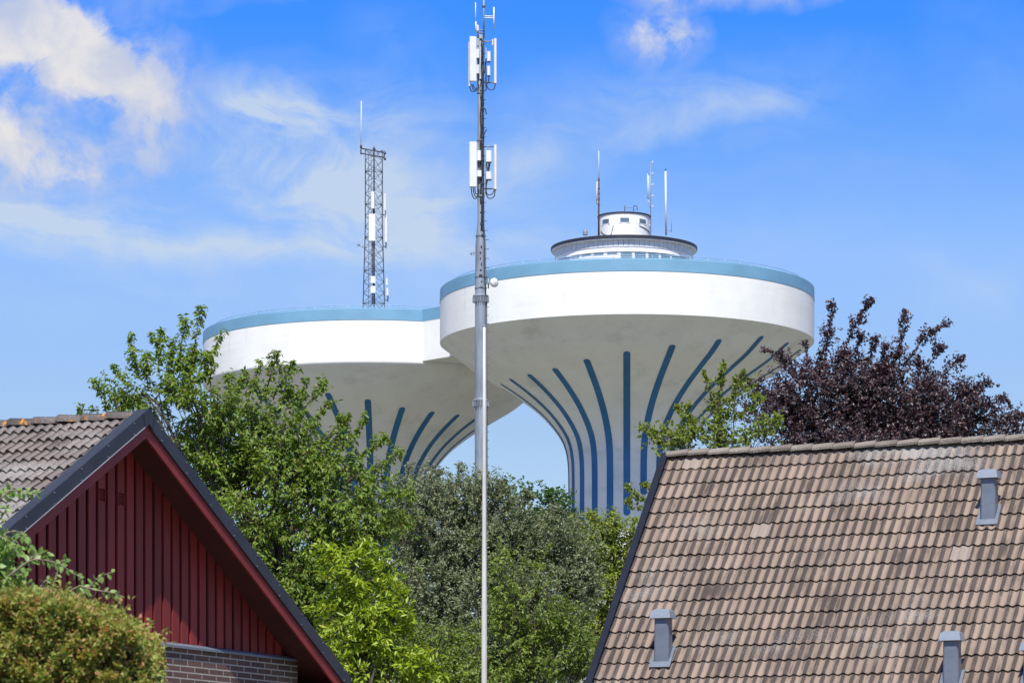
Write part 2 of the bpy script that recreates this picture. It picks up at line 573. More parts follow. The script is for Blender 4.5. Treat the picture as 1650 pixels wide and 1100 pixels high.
finish(T, b, T.m('SUBTRACT', 1.0, bk.outputs[1]), 0.6, 0.008)
M['brick'] = mt

mt, T = new_mat('meadow_grass')
oc = T.n('ShaderNodeTexCoord').outputs['Object']
c = T.mix(T.noise(oc, 0.08, 6), (0.12, 0.125, 0.075), (0.22, 0.205, 0.15))
b = T.n('ShaderNodeBsdfPrincipled')
T.set(b, 'Base Color', c)
b.inputs['Roughness'].default_value = 1
finish(T, b, T.noise(oc, 6, 5), 0.6, 0.05)
M['grass'] = mt

# ------------------------------------------------------------------ ground
TWR = Vector(((1010 - 825) / F * 284, 284, 0))
TWL = Vector(((600 - 825) / F * 307, 307, 0))


def ground_z(x, y):
    r = math.hypot(x + 2, y - 295)
    return 9.0 * math.exp(-(r / 95) ** 2) - 0.004 * max(0, math.hypot(x, y) - 600)


mb = MB()
gx = [-6000, -2500, -1200, -600] + list(range(-300, 301, 25)) + [600, 1200, 2500, 6000]
gy = [-6000, -2000, -600, -200, -60] + list(range(0, 601, 25)) + [900, 1500, 3000, 8000]
for yy in gy:
    for xx in gx:
        mb.v.append(Vector((xx, yy, ground_z(xx, yy))))
for j in range(len(gy) - 1):
    for i in range(len(gx) - 1):
        a = j * len(gx) + i
        mb.face((a, a + 1, a + 1 + len(gx), a + len(gx)), True)
tag(mb.build('ground', M['grass']), kind='structure')

# ------------------------------------------------------------------ twin water tower
ZT, ZB = 49.10, 44.85
RD = 15.0
tower = thing('water_tower', (0, 295, ground_z(0, 295)),
              'twin white concrete water tower with two blue striped mushroom tanks joined together', 'water tower')
BOWL = [(15.0, 44.85), (13.65, 43.82), (12.3, 42.78), (10.6, 41.75), (9.0, 40.75), (7.75, 39.85), (6.65, 38.9), (5.65, 37.75),
        (5.05, 36.7), (4.78, 35.5), (4.70, 34.0), (4.70, 31.0), (4.70, 26.0), (4.72, 20.0), (4.75, 6.0)]
PROF = catmull(BOWL, 6)


def prof_at(r):
    for (r0, z0), (r1, z1) in zip(PROF[:-1], PROF[1:]):
        if r0 >= r >= r1 and r0 > r1:
            return z0 + (z1 - z0) * (r0 - r) / (r0 - r1)
    return 44.8


def pedestal(axis, R, topr, botz, phase):
    ax = Vector((axis.x, axis.y, 0))
    prof = [(min(r, R) if i else R, z) for i, (r, z) in enumerate(PROF)]
    mb = MB().lathe(prof, ax, 144)
    ped = mb.build('pedestal', M['bowl_white'], tower, origin=ax)
    cam_a = math.atan2(-ax.x, ax.y)      # direction towards the camera, measured like lathe angles
    st = MB()
    n = 22
    for k in range(n):
        ph = (k - n // 2) * 2 * math.pi / n + math.radians(phase)
        phd = math.degrees(ph)
        rt, zb = topr(phd), botz(phd)
        zt = prof_at(rt)
        line = [(rt, zt)] + [(r, z) for r, z in PROF if z < zt - 0.05 and z > zb + 0.3]
        # dense resample of the lower straight run
        dense = []
        for (r0, z0), (r1, z1) in zip(line[:-1], line[1:]):
            m = max(1, int(abs(z0 - z1) / 0.6))
            for j in range(m):
                t = j / m
                dense.append((r0 + (r1 - r0) * t, z0 + (z1 - z0) * t))
        dense.append((line[-1][0], zb))
        # arc length along the line
        s = [0.0]
        for a, b_ in zip(dense[:-1], dense[1:]):
            s.append(s[-1] + math.hypot(a[0] - b_[0], a[1] - b_[1]))
        W = 0.27
        L = s[-1]

        def at(q):
            q = min(max(q, 0), L)
            for i in range(len(s) - 1):
                if s[i + 1] >= q:
                    t = (q - s[i]) / max(1e-9, s[i + 1] - s[i])
                    return (dense[i][0] + (dense[i + 1][0] - dense[i][0]) * t, dense[i][1] + (dense[i + 1][1] - dense[i][1]) * t)
            return dense[-1]
        qs = [W * (1 - math.cos(a)) for a in np.linspace(0.15, math.pi / 2, 6)]
        qs += list(np.linspace(W + 0.25, L - W - 0.25, max(8, int(L / 0.5))))
        qs += [L - W * (1 - math.cos(a)) for a in np.linspace(math.pi / 2, 0.15, 6)]
        b0 = len(st.v)
        for q in qs:
            r, z = at(q)
            e = min(q, L - q)
            hw = W if e >= W else math.sqrt(max(0, W * W - (W - e) ** 2))
            r2, z2 = at(q + 0.1); r1, z1 = at(q - 0.1)
            tx, tz = r2 - r1, z2 - z1
            ln = math.hypot(tx, tz) or 1
            nx, nz_ = -tz / ln, tx / ln
            if nx < 0: nx, nz_ = -nx, -nz_
            rr, zz = r + nx * 0.02, z + nz_ * 0.02
            for sgn in (-1, 0, 1):
                a = cam_a + ph + sgn * hw / rr
                st.v.append(ax + Vector((rr * math.sin(a), -rr * math.cos(a), zz)))
        for i in range(len(qs) - 1):
            for c_ in range(2):
                a = b0 + i * 3 + c_
                st.face((a, a + 1, a + 4, a + 3), True)
    st.build('painted_stripes', M['stripe_blue'], ped)
    # drum
    mb = MB().lathe([(R, ZB + 0.0), (R, ZB + 0.05), (R, ZT - 1.0)], ax, 160)
    drum = mb.build('drum', M['tower_white'], tower, origin=ax)
    mb = MB().lathe([(R + 0.004, ZT - 1.0), (R + 0.03, ZT - 0.98), (R + 0.0, ZT - 0.06), (R - 0.06, ZT), (R - 0.5, ZT), (R - 0.5, ZT - 0.3)], ax, 160, sharp=(1, 2, 3, 4, 5))
    mb.build('blue_band', M['band_blue'], drum)
    mb = MB().lathe([(R - 0.5, ZT - 0.2), (0.01, ZT - 0.05)], ax, 96)
    mb.build('roof_deck', M['roof_grey'], drum)
    rl = MB()
    rr = R - 0.75
    for zz in (0.36, 0.19):
        pts = []
        for k in range(121):
            a = 2 * math.pi * k / 120
            pts.append(ax + Vector((rr * math.sin(a), -rr * math.cos(a), ZT + zz)))
        rl.tube(pts, 0.03, 5, False)
    for k in range(60):
        a = 2 * math.pi * k / 60
        p = ax + Vector((rr * math.sin(a), -rr * math.cos(a), ZT - 0.15))
        rl.tube([p, p + Vector((0, 0, 0.52))], 0.022, 5)
    rl.build('railing', M['rail'], drum)
    return drum


cl = lambda v, a, b: max(a, min(b, v))
K = 284 / F
drum_r = pedestal(TWR, RD, lambda p: cl(238 + .85 * p, 205, 280) * K, lambda p: cl(30.6 + .1 * p, 27, 36), 0.0)
pedestal(TWL, 14.65, lambda p: cl(11.0 - .05 * p, 10.0, 13.7), lambda p: cl(30.6 - .1 * p, 27, 36), -2.0)

# linking tank between the two drums
dvec = (TWR - TWL); dist = dvec.length; dvec.normalize()
nv = Vector((-dvec.y, dvec.x, 0))
HW = 6.0
mid = (TWL + TWR) / 2
link = MB()
def link_box(mb, z0, z1, hw, l0, l1):
    a = TWL + dvec * l0; b_ = TWL + dvec * l1
    poly = [a - nv * hw, b_ - nv * hw, b_ + nv * hw, a + nv * hw]
    mb.prism([p + Vector((0, 0, z0)) for p in poly], (0, 0, z1 - z0))
link_box(link, ZB - 0.003, ZT - 1.0, HW, 11.2, dist - 11.4)
lk = link.build('linking_tank', M['tower_white'], tower, origin=mid)
lb = MB()
link_box(lb, ZT - 1.0, ZT - 0.03, HW + 0.02, 11.3, dist - 11.5)
lb.build('blue_band', M['band_blue'], lk)
soff = MB()
link_box(soff, ZB - 0.03, ZB - 0.004, HW - 0.002, 9.5, dist - 10)
soff.build('underside', M['bowl_white'], lk)

# pavilion on the near drum
pc = Vector(((1005.5 - 825) / F * 284, 284, 0))
pav = MB().lathe([(5.5, ZT - 0.1), (5.5, 50.35), (5.42, 50.35), (5.42, 51.30), (5.5, 51.30), (5.5, 51.66)], pc, 120, sharp=(1, 2, 3, 4)).build('pavilion', M['pav_white'], tower, origin=pc)
cam_p = math.atan2(-pc.x, pc.y)
cb = MB()
for k in range(84):
    a = 2 * math.pi * k / 84
    t = Vector((math.cos(a), math.sin(a), 0)); nn_ = Vector((math.sin(a), -math.cos(a), 0))
    cb.box(pc + nn_ * 5.52 + Vector((0, 0, 51.93)), (0.385, 0.05, 0.53), t, nn_)
cb.build('cladding_band', M['cladding'], pav)
for k in range(-9, 11):
    a = cam_p + math.radians(1.9 + 11.7 * k)
    t = Vector((math.cos(a), math.sin(a), 0)); nn_ = Vector((math.sin(a), -math.cos(a), 0))
    if k >= 0:
        w = MB().box(pc + nn_ * 5.455 + Vector((0, 0, 50.82)), (0.88, 0.03, 0.9), t, nn_).build('window', M['glass'], pav)
    else:
        w = MB().box(pc + nn_ * 5.455 + Vector((0, 0, 51.22)), (0.80, 0.03, 0.11), t, nn_).build('window', M['glass'], pav)
rim = MB().lathe([(5.5, 52.20), (5.78, 52.20), (5.84, 52.24), (5.84, 52.29)], pc, 120, sharp=(1, 2))
rim.build('roof_soffit', M['cladding'], pav)
rim = MB().lathe([(5.845, 52.29), (5.88, 52.30), (5.88, 52.53), (5.6, 52.60), (0.01, 52.75)], pc, 120, sharp=(1, 2, 3))
rim.build('roof', M['black'], pav)
lan = MB().lathe([(2.07, 52.6), (2.07, 55.0)], pc, 72).build('lantern', M['pav_white'], tower, origin=pc)
MB().lathe([(2.08, 54.97), (2.14, 54.97), (2.14, 55.07), (0.01, 55.12)], pc, 72, sharp=(1, 2, 3)).build('roof', M['black'], lan)
for a0 in (-45, 1.5, 46, 92, -92):
    a = cam_p + math.radians(a0)
    t = Vector((math.cos(a), math.sin(a), 0)); nn_ = Vector((math.sin(a), -math.cos(a), 0))
    w = MB().box(pc + nn_ * 2.045 + Vector((0, 0, 54.40)), (0.86, 0.06, 0.46), t, nn_).build('window', M['pav_white'], lan)
    MB().box(pc + nn_ * 2.07 + Vector((0, 0, 54.41)), (0.72, 0.03, 0.34), t, nn_).build('pane', M['glass'], w)
wr = MB()
for i, (a0, dz) in enumerate(((-30, 0), (-27, -.1), (-24, -.14), (-21, -.1), (-19, .0))):
    pass
pts = []
for a0, zz in ((-62, 53.75), (-52, 53.45), (-40, 53.28), (-30, 53.3), (-27, 53.6), (-24, 54.0)):
    a = cam_p + math.radians(a0)
    pts.append(pc + Vector((2.1 * math.sin(a), -2.1 * math.cos(a), zz)))
wr.tube(catmull(pts, 4), 0.02, 5)
wr.build('cable', M['cable'], lan)
wr = MB()
pts = []
for a0, zz in ((36, 54.0), (50, 53.9), (65, 53.8), (80, 53.7)):
    a = cam_p + math.radians(a0)
    pts.append(pc + Vector((2.1 * math.sin(a), -2.1 * math.cos(a), zz)))
wr.tube(catmull(pts, 4), 0.025, 5)
wr.build('cable', M['cable'], lan)

# ------------------------------------------------------------------ antennas on the pavilion
def rod(mb, a, b_, Y, r, n=7):
    mb.tube([P(a[0], a[1], Y), P(b_[0], b_[1], Y)], r, n)

YA = 282.6
t = thing('antenna_mast', P(964.5, 378, YA), 'slender rusty brown antenna mast left of the round white lantern room', 'antenna mast')
m1 = MB(); rod(m1, (964.5, 379), (965, 286), YA, 0.065); rod(m1, (962, 322), (966, 322), YA, .03); rod(m1, (962, 329), (967, 331), YA, .04)
for yy in (290, 304, 312, 320, 352, 366): rod(m1, (963.3, yy), (966.6, yy), YA, 0.07)
m1.build('mast_tube', M['rust'], t)
m2 = MB(); rod(m2, (965, 286), (964.8, 243), YA, 0.024); m2.build('whip_antenna', M['antenna'], t)
m3 = MB(); rod(m3, (961.2, 328), (962, 293), YA, 0.035); rod(m3, (961.6, 294), (965, 294), YA, 0.03); rod(m3, (961.6, 325), (965, 326), YA, 0.03); m3.build('whip_antenna', M['antenna'], t)

t = thing('antenna_mast', P(1048, 378, YA), 'pale grey dipole antenna mast right of the round white lantern room', 'antenna mast')
m1 = MB(); rod(m1, (1048.6, 379), (1048.2, 262), YA, 0.03)
rod(m1, (1045, 330), (1048.5, 335), YA, .03)
m1.build('mast_tube', M['galv'], t)
for yy in (262, 280, 298, 316, 333):
    d1 = MB(); rod(d1, (1048.3, yy), (1052, yy - .5), YA, .02); rod(d1, (1052, yy - 2.5), (1052, yy + 2.5), YA, .02)
    d1.build('dipole', M['antenna'], t)
m3 = MB(); rod(m3, (1043.4, 323), (1043.4, 280), YA, .025); rod(m3, (1045.5, 325), (1045.4, 283), YA, .03); rod(m3, (1043.4, 322), (1048, 328), YA, .03); m3.build('whip_antenna', M['antenna'], t)

t = thing('antenna_mast', P(1072.7, 378, YA), 'thick plain white antenna pole standing alone on the black pavilion roof', 'antenna mast')
m1 = MB(); rod(m1, (1073.2, 379), (1072.4, 276), YA, 0.075, 10); m1.build('mast_tube', M['antenna'], t)
m1 = MB(); rod(m1, (1072.4, 276), (1072.4, 272.5), YA, 0.06); m1.build('tip', M['cable'], t)
m1 = MB(); rod(m1, (1082, 373), (1082, 343), YA, .02); rod(m1, (1074, 370), (1082, 373.5), YA, .02); m1.build('side_antenna', M['galv'], t)
m1 = MB(); rod(m1, (1006.5, 340), (1006.5, 332), YA, .03); rod(m1, (1005.5, 333), (1008, 331.5), YA, .03); rod(m1, (1021, 340), (1021, 331), YA, .03)
rod(m1, (1021, 331.5), (1026.5, 332.5), YA, .035); rod(m1, (1026.5, 332.5), (1026.8, 339), YA, .03); rod(m1, (1006.5, 334.5), (1021, 335), YA, .012)
tag(m1.build('roof_aerial', M['dark_steel'], None, origin=P(1015, 340, YA)), 'small dark wire aerials on top of the white lantern room', 'aerial')
m1 = MB().lathe([(.18, 0), (.2, .25), (.14, .42), (.01, .46)], P(943, 379, 279.5), 16)
tag(m1.build('roof_vent', M['vent_cap'], None, origin=P(943, 379, 279.5)), 'small grey domed vent on the left of the black pavilion roof edge', 'vent')

# ------------------------------------------------------------------ lattice mast on the far drum
YL = 307.0
lc = Vector(((602.5 - 825) / F * YL, YL, 0))
lt = thing('lattice_mast', (lc.x, lc.y, ZT), 'dark three legged lattice mast with white antennas on the farther tank', 'lattice mast')
ZL0, ZL1 = ZT - 0.1, CZ + (HOR - 240) / F * YL
fr = MB()
def leg_pt(k, tt):
    R0, R1 = 1.17, 0.85
    r = R0 + (R1 - R0) * min(1, tt / 0.6)
    a = math.radians((3, 123, 243)[k])
    return lc + Vector((r * math.sin(a), -r * math.cos(a), ZL0 + (ZL1 - ZL0) * tt))
NB = 17
for k in range(3):
    fr.tube([leg_pt(k, i / 10) for i in range(11)], 0.075 if k == 0 else 0.05, 6)
for i in range(NB):
    for k in range(3):
        k2 = (k + 1) % 3
        t0, t1 = i / NB, (i + 1) / NB
        fr.tube([leg_pt(k, t0), leg_pt(k2, t1)], 0.02, 4)
        fr.tube([leg_pt(k2, t0), leg_pt(k, t1)], 0.02, 4)
        if i % 3 == 0:
            fr.tube([leg_pt(k, t0), leg_pt(k2, t0)], 0.026, 4)
# cable ladder inside
for s_ in (-.12, .12):
    fr.tube([lc + Vector((-.35 + s_, .1, ZL0)), lc + Vector((-.35 + s_, .1, ZL1))], 0.022, 4)
for i in range(40):
    zz = ZL0 + (ZL1 - ZL0) * (i + .5) / 40
    fr.tube([lc + Vector((-.5, .1, zz)), lc + Vector((-.2, .1, zz))], 0.016, 4)
fr.build('lattice_frame', M['dark_steel'], lt)
hd = MB()
YH = YL - 0.9
for dy in (0, 8):
    rod(hd, (581, 239 + dy), (619, 246 + dy), YH, 0.06)
for x_, y0_, y1_ in ((581.5, 235, 249), (602, 239, 252), (619, 243, 257)):
    rod(hd, (x_, y0_), (x_, y1_), YH, 0.055)
for x_, y_ in ((581.5, 236), (602.5, 240), (620, 247), (620, 256)):
    rod(hd, (x_ - 1.5, y_), (x_ + 2, y_), YH, 0.13)
hd.build('head_frame', M['dark_steel'], lt)
w = MB(); rod(w, (581.6, 235), (582.2, 163), YH, 0.035); w.build('whip_antenna', M['antenna'], lt)
def panel(mb, x0, y0, x1, y1, Y, dep=0.18, rot=0.0):
    a = P(x0, y0, Y); b_ = P(x1, y1, Y)
    c_ = (a + b_) / 2
    ca, sa = math.cos(rot), math.sin(rot)
    wx, wz, r = abs(b_.x - a.x), abs(a.z - b_.z), min(0.05, dep * .25)
    ax_, ay_ = Vector((ca, sa, 0)), Vector((-sa, ca, 0))
    x, y = wx / 2, dep / 2
    out = [(-x, -y + r), (-x + r, -y), (x - r, -y), (x, -y + r), (x, y), (-x, y)]
    mb.prism([c_ + ax_ * p + ay_ * q - Vector((0, 0, wz / 2)) for p, q in out], (0, 0, wz))
    return mb
for x0, y0, x1, y1 in ((594, 345, 605, 388), (598, 309, 603.4, 336), (618.8, 312, 621.8, 339), (619.8, 347, 624, 390), (597, 445, 605.4, 456),
                       (597, 461, 605.4, 472), (621.8, 448, 625, 459), (622.4, 464, 626, 476)):
    panel(MB(), x0, y0, x1, y1, YL - (1.45 if x0 < 610 else 0.1), 0.16).build('panel_antenna', M['antenna'], lt)
cbm = MB()
for x_, y0_, y1_ in ((600, 388, 445), (603, 388, 492), (601, 456, 461), (600, 472, 492), (621.5, 390, 400), (624.5, 476, 486), (601, 336, 346)):
    rod(cbm, (x_, y0_), (x_ + .5, y1_), YL - 1.15, 0.045, 5)
for x_, y_ in ((621, 390), (624, 476), (620, 339)):
    cbm.tube(catmull([P(x_ + 1, y_, YL - .3), P(x_ + 1.5, y_ + 5, YL - .3), P(x_ - 1, y_ + 8, YL - .3), P(x_ - 3, y_ + 6, YL - .3)], 4), 0.035, 5)
cbm.build('cable', M['cable'], lt)
cm = MB(); rod(cm, (587, 399), (578, 395), YL - .4, .035); rod(cm, (578, 396), (578, 393), YL - .4, .12); cm.build('camera_arm', M['galv'], lt)

# ------------------------------------------------------------------ tall monopole mast
YM = 200.0
mp = thing('antenna_mast', (P(775, 900, YM).x, YM, ground_z(P(775, 900, YM).x, YM)),
           'tall grey steel pole with white panel antennas in front of the water tower', 'antenna mast')
pk = MB()
def mx(x): return (x - 825) / F * YM
def mz(y): return CZ + (HOR - y) / F * YM
s_ = YM / F
cx = mx(774.6)
prof = [(10.6, 1480), (9.6, 700), (9.3, 652), (9.2, 480), (8.6, 396), (8.5, 394), (6.6, 372), (5.4, 358), (5.2, 240), (4.9, 58)]
pk.lathe([(r * s_, mz(y)) for r, y in prof] + [(0.01, mz(57.5))], (cx, YM, 0), 28)
pk.build('pole', M['galv'], mp)
for y in (480, 648):
    fl = MB().lathe([(9.2 * s_, mz(y + 9)), (11.8 * s_, mz(y - 1)), (12.2 * s_, mz(y - 2)), (12.6 * s_, mz(y - 2)), (12.6 * s_, mz(y - 4)), (9.2 * s_, mz(y - 6))], (cx, YM, 0), 28, sharp=(1, 2, 3, 4), smooth=False)
    for k in range(20):
        a = 2 * math.pi * k / 20
        fl.box((cx + 11.4 * s_ * math.sin(a), YM - 11.4 * s_ * math.cos(a), mz(y + 3)), (0.03, 0.14, 0.30), (math.cos(a), math.sin(a), 0), (math.sin(a), -math.cos(a), 0))
    fl.build('flange', M['galv'], mp)
for y, rr_ in ((446, 9.4), (464, 9.4), (380, 8.0), (150, 5.6), (316, 5.9), (226, 5.6)):
    MB().lathe([(rr_ * s_, mz(y + 1)), ((rr_ + .6) * s_, mz(y + 1)), ((rr_ + .6) * s_, mz(y - 1)), (rr_ * s_, mz(y - 1))], (cx, YM, 0), 20, sharp=(1, 2)).build('clamp_ring', M['galv'], mp)
# climbing rail with steps
lad = MB()
def mtube(mb, pts, r, n=6):
    mb.tube([Vector((mx(x), YM + dy, mz(y))) for x, y, dy in pts], r, n)
mtube(lad, [(785, 760, -.1), (784.4, 480, -.1)], .025)
mtube(lad, [(783, 470, -.1), (780, 360, -.12), (779.6, 70, -.12)], .02)
for i in range(20):
    y = 495 + i * 13.4
    mtube(lad, [(782.5, y, -.1), (787.8, y, -.1)], .017, 5)
for i in range(26):
    y = 72 + i * 15.0
    xr = 781.5 + (0 if y < 350 else min(4, (y - 350) * .1))
    mtube(lad, [(xr - 5, y, -.2), (xr + 2.2, y, -.12)], .017, 5)
lad.build('climbing_rail', M['dark_steel'], mp)
# cables on the face of the pole
cbm = MB()
for j, (xx, ya, yb) in enumerate(((775.5, 66, 372), (777, 66, 372), (774.2, 130, 330), (778.6, 60, 480))):
    pts = []
    for i in range(24):
        y = ya + (yb - ya) * i / 23
        pts.append((xx + .5 * math.sin(i * 1.3 + j) + max(0, (y - 360)) * .03, y, -.19 - .16 * max(0, min(1, (y - 358) / 36))))
    mtube(cbm, pts, .028, 5)
for i in range(44):
    y = 64 + i * 9.3
    rr_ = 5.3 if y < 358 else 5.3 + min(1, (y - 358) / 36) * 3.6
    if random.random() < .75:
        cbm.box((mx(775.5 + random.uniform(-1.5, 3)), YM - rr_ * s_ - .01, mz(y)), (random.uniform(.06, .2), .06, random.uniform(.03, .12)))
for pts in ([(757, 140), (759, 148), (764, 149), (768, 143)], [(760, 138), (763, 147), (768, 148), (771, 140)], [(762, 138), (765, 144), (769, 146), (772, 138)],
            [(759, 302), (761, 316), (766, 322), (770, 315)], [(762, 302), (764, 314), (768, 319), (771, 312)], [(765, 302), (766, 312), (769, 314), (772, 306)],
            [(798, 136), (796, 145), (788, 146), (784, 138), (783, 122)], [(788, 124), (787, 134), (784, 138), (783, 148)],
            [(798, 306), (796, 318), (788, 321), (783, 313), (783, 300)], [(797, 306), (793, 314), (786, 315), (783, 306), (786, 290)],
            [(788, 260), (787, 272), (785, 280)], [(790, 260), (788, 274), (784, 284)], [(784, 260), (785, 272), (787, 278)],
            [(784, 96), (782, 105), (781, 120)], [(784, 186), (782, 178), (779.6, 176)], [(784, 210), (781, 216), (779, 222)]):
    mtube(cbm, [(x, y, -.25) for x, y in catmull(pts, 4)], .03, 5)
cbm.build('cable', M['cable'], mp)
# panel antennas and their boxes
def mpanel(name, x0, y0, x1, y1, dy, dep, rot=0.0, mat='antenna'):
    return panel(MB(), x0, y0, x1, y1, YM, dep, rot), name, mat
for x0, y0, x1, y1, dy, dep, rot in ((756.6, 59.5, 768, 131, -.35, .22, .25), (755, 68, 758, 139, -.2, .2, .25), (796, 63, 800.2, 135, .1, .34, 0), (756, 229, 768.6, 301, -.35, .22, .15), (796, 234, 800.4, 306, .1, .34, 0)):
    sy = (YM + dy) / YM
    mb = panel(MB(), x0, y0, x1, y1, YM + dy, dep, rot)
    mb.build('panel_antenna', M['antenna'], mp)
for x0, y0, x1, y1 in ((768, 80, 772.3, 94), (768, 105, 772.3, 119), (785, 83.5, 790.6, 99), (785, 107, 790, 122), (783, 243, 792.2, 261), (783, 277, 792.2, 289), (769, 243, 775, 259), (769, 275, 776, 285), (792.6, 64, 795, 73), (768, 41, 771.5, 50)):
    panel(MB(), x0, y0, x1, y1, YM - .3, .22).build('radio_unit', M['antenna'], mp)
    if y0 > 60 and x1 - x0 > 3:
        panel(MB(), x0 + .5, y1, x1 - .5, y1 + 2, YM - .3, .16).build('connector_block', M['dark_steel'], mp)
BR = []
for y in (67, 133, 236, 304):
    BR.append([[(779, y, 0), (796.5, y, .1)]])
for y in (75, 125, 245, 292):
    BR.append([[(766, y, -.25), (772, y, -.1)]])
for x, y0, y1 in ((783.2, 78, 140), (783.2, 240, 312), (770, 60, 140), (770, 232, 310)):
    BR.append([[(x, y0, -.12), (x, y1, -.12)]])
for y, w_ in ((49, 9), (53, 8), (57, 7), (61, 8)):
    BR.append([[(774 - w_, y, -.1), (774 + w_ * .7, y + 1, -.1)]])
for lst in BR:
    br = MB()
    for q in lst: mtube(br, q, .038)
    br.build('bracket', M['galv'], mp)
br = MB()
mtube(br, [(757, 409, 0), (768, 406, 0)], .025); mtube(br, [(760, 404, 0), (760, 412, 0)], .02); mtube(br, [(763.5, 403.5, 0), (763.5, 411.5, 0)], .02)
br.build('side_aerial', M['galv'], mp)
wp = MB(); mtube(wp, [(766.4, 5, -.1), (766.4, 36, -.1)], .024); mtube(wp, [(766.8, 36, -.1), (767, 52, -.1)], .04); wp.build('whip_antenna', M['antenna'], mp)
wp = MB(); mtube(wp, [(779.6, -22, 0), (779.6, 62, 0)], .05, 8); wp.build('top_tube', M['galv'], mp)
wp = MB()
for y in (26, 29): mtube(wp, [(779.6, y, 0), (796, y + .6, 0)], .03)
mtube(wp, [(795.8, 12, 0), (795.8, 46.5, 0)], .04); wp.build('dipole', M['antenna'], mp)
wp = MB(); mtube(wp, [(777, 11, 0), (782, 11, 0)], .08); wp.build('clamp', M['dark_steel'], mp)
# microwave dish
dd = Vector((.55, -.8, 0)).normalized()
dc = Vector((mx(795.4), YM - .3, mz(457)))
ds = MB()
side = Vector((-dd.y, dd.x, 0)); upv = Vector((0, 0, 1))
rings = [(0.02, -.10), (.14, -.09), (.25, 0), (.26, .10), (.2, .16), (.02, .19)]
b0 = len(ds.v)
for r, h in rings:
    for k in range(20):
        a = 2 * math.pi * k / 20
        ds.v.append(dc + dd * h + side * (r * math.cos(a)) + upv * (r * math.sin(a)))
for i in range(len(rings) - 1):
    for k in range(20):
        k2 = (k + 1) % 20
        ds.face((b0 + i * 20 + k, b0 + i * 20 + k2, b0 + (i + 1) * 20 + k2, b0 + (i + 1) * 20 + k), True)
ds.build('dish', M['antenna'], mp)
ar = MB(); mtube(ar, [(782, 457, -.1), (794, 457, -.25)], .05); mtube(ar, [(787, 449, -.1), (787, 465, -.1)], .04); mtube(ar, [(782, 449, -.1), (787, 449, -.1)], .03)
ar.build('dish_arm', M['galv'], mp)

# ------------------------------------------------------------------ flagpole
YF = 60.0
fx = P(780.3, 700, YF).x
fp = thing('flagpole', (fx, YF, 0), 'thin plain white flagpole standing in front of the trees', 'flagpole')
k_ = YF / F
def fz(y): return CZ + (HOR - y) / F * YF
MB().lathe([(4.9 * k_, 0), (4.7 * k_, fz(1100)), (4.4 * k_, fz(966)), (4.0 * k_, fz(963)), (3.5 * k_, fz(860)), (2.9 * k_, fz(700)), (2.3 * k_, fz(527)), (.004, fz(526))],
           (fx, YF, 0), 20).build('pole', M['flag_white'], fp)
MB().lathe([(1.6 * k_, fz(527)), (2.8 * k_, fz(526)), (2.8 * k_, fz(524.5)), (.004, fz(523))], (fx, YF, 0), 16).build('cap', M['galv'], fp)
MB().tube([(fx + 2.9 * k_, YF - .045, fz(528)), (fx + 4.2 * k_, YF - .06, fz(800)), (fx + 4.9 * k_, YF - .05, 1.2)], .003, 4).build('halyard', M['galv'], fp)
MB().box((fx, YF - .06, 1.2), (.03, .04, .14)).build('cleat', M['galv'], fp)

# ------------------------------------------------------------------ tiled roofs
def tile_slope(origin, along, down, normal, width, ncourse, gauge=.345, tw=.30, amp=.034, step=.032, seed=1, t0=0.0):
    """Interlocking double-roll tiles, each tile its own lapped sheet with a little misalignment."""
    rg = random.Random(seed)
    mb = MB()
    along = Vector(along); down = Vector(down); normal = Vector(normal); origin = Vector(origin)
    nt = int(math.ceil(width / tw))
    SEG = 14
    def hgt(a):
        return amp * (0.5 + 0.5 * math.cos(2 * math.pi * (a * 2))) ** 0.8
    for j in range(ncourse):
        for i in range(nt):
            jn = rg.gauss(0, .0025); js = rg.gauss(0, .004); tl = rg.gauss(0, .003)
            b0 = len(mb.v)
            for row in range(4):
                s = (j * gauge - .02, (j + 1) * gauge, (j + 1) * gauge, (j + 1) * gauge - .012)[row] + (js if row else 0)
                for c_ in range(SEG + 1):
                    fa = c_ / SEG
                    a = min((i + fa) * tw, width)
                    base = (0.0, step, step, 0.0)[row] + jn + tl * (fa - .5)
                    mb.v.append(origin + along * a + down * s + normal * (base + hgt(fa)))
            for c_ in range(SEG):
                u0, u1 = i + c_ / SEG * .998 + .001, i + (c_ + 1) / SEG * .998 + .001
                n_ = SEG + 1
                mb.quad_uv((b0 + c_, b0 + n_ + c_, b0 + n_ + c_ + 1, b0 + c_ + 1), ((u0 + t0, j + .002), (u0 + t0, j + .998), (u1 + t0, j + .998), (u1 + t0, j + .002)), True)
                mb.quad_uv((b0 + 2 * n_ + c_, b0 + 3 * n_ + c_, b0 + 3 * n_ + c_ + 1, b0 + 2 * n_ + c_ + 1), ((u0 + t0, j + .9), (u0 + t0, j + .99), (u1 + t0, j + .99), (u1 + t0, j + .9)), False)
    return mb


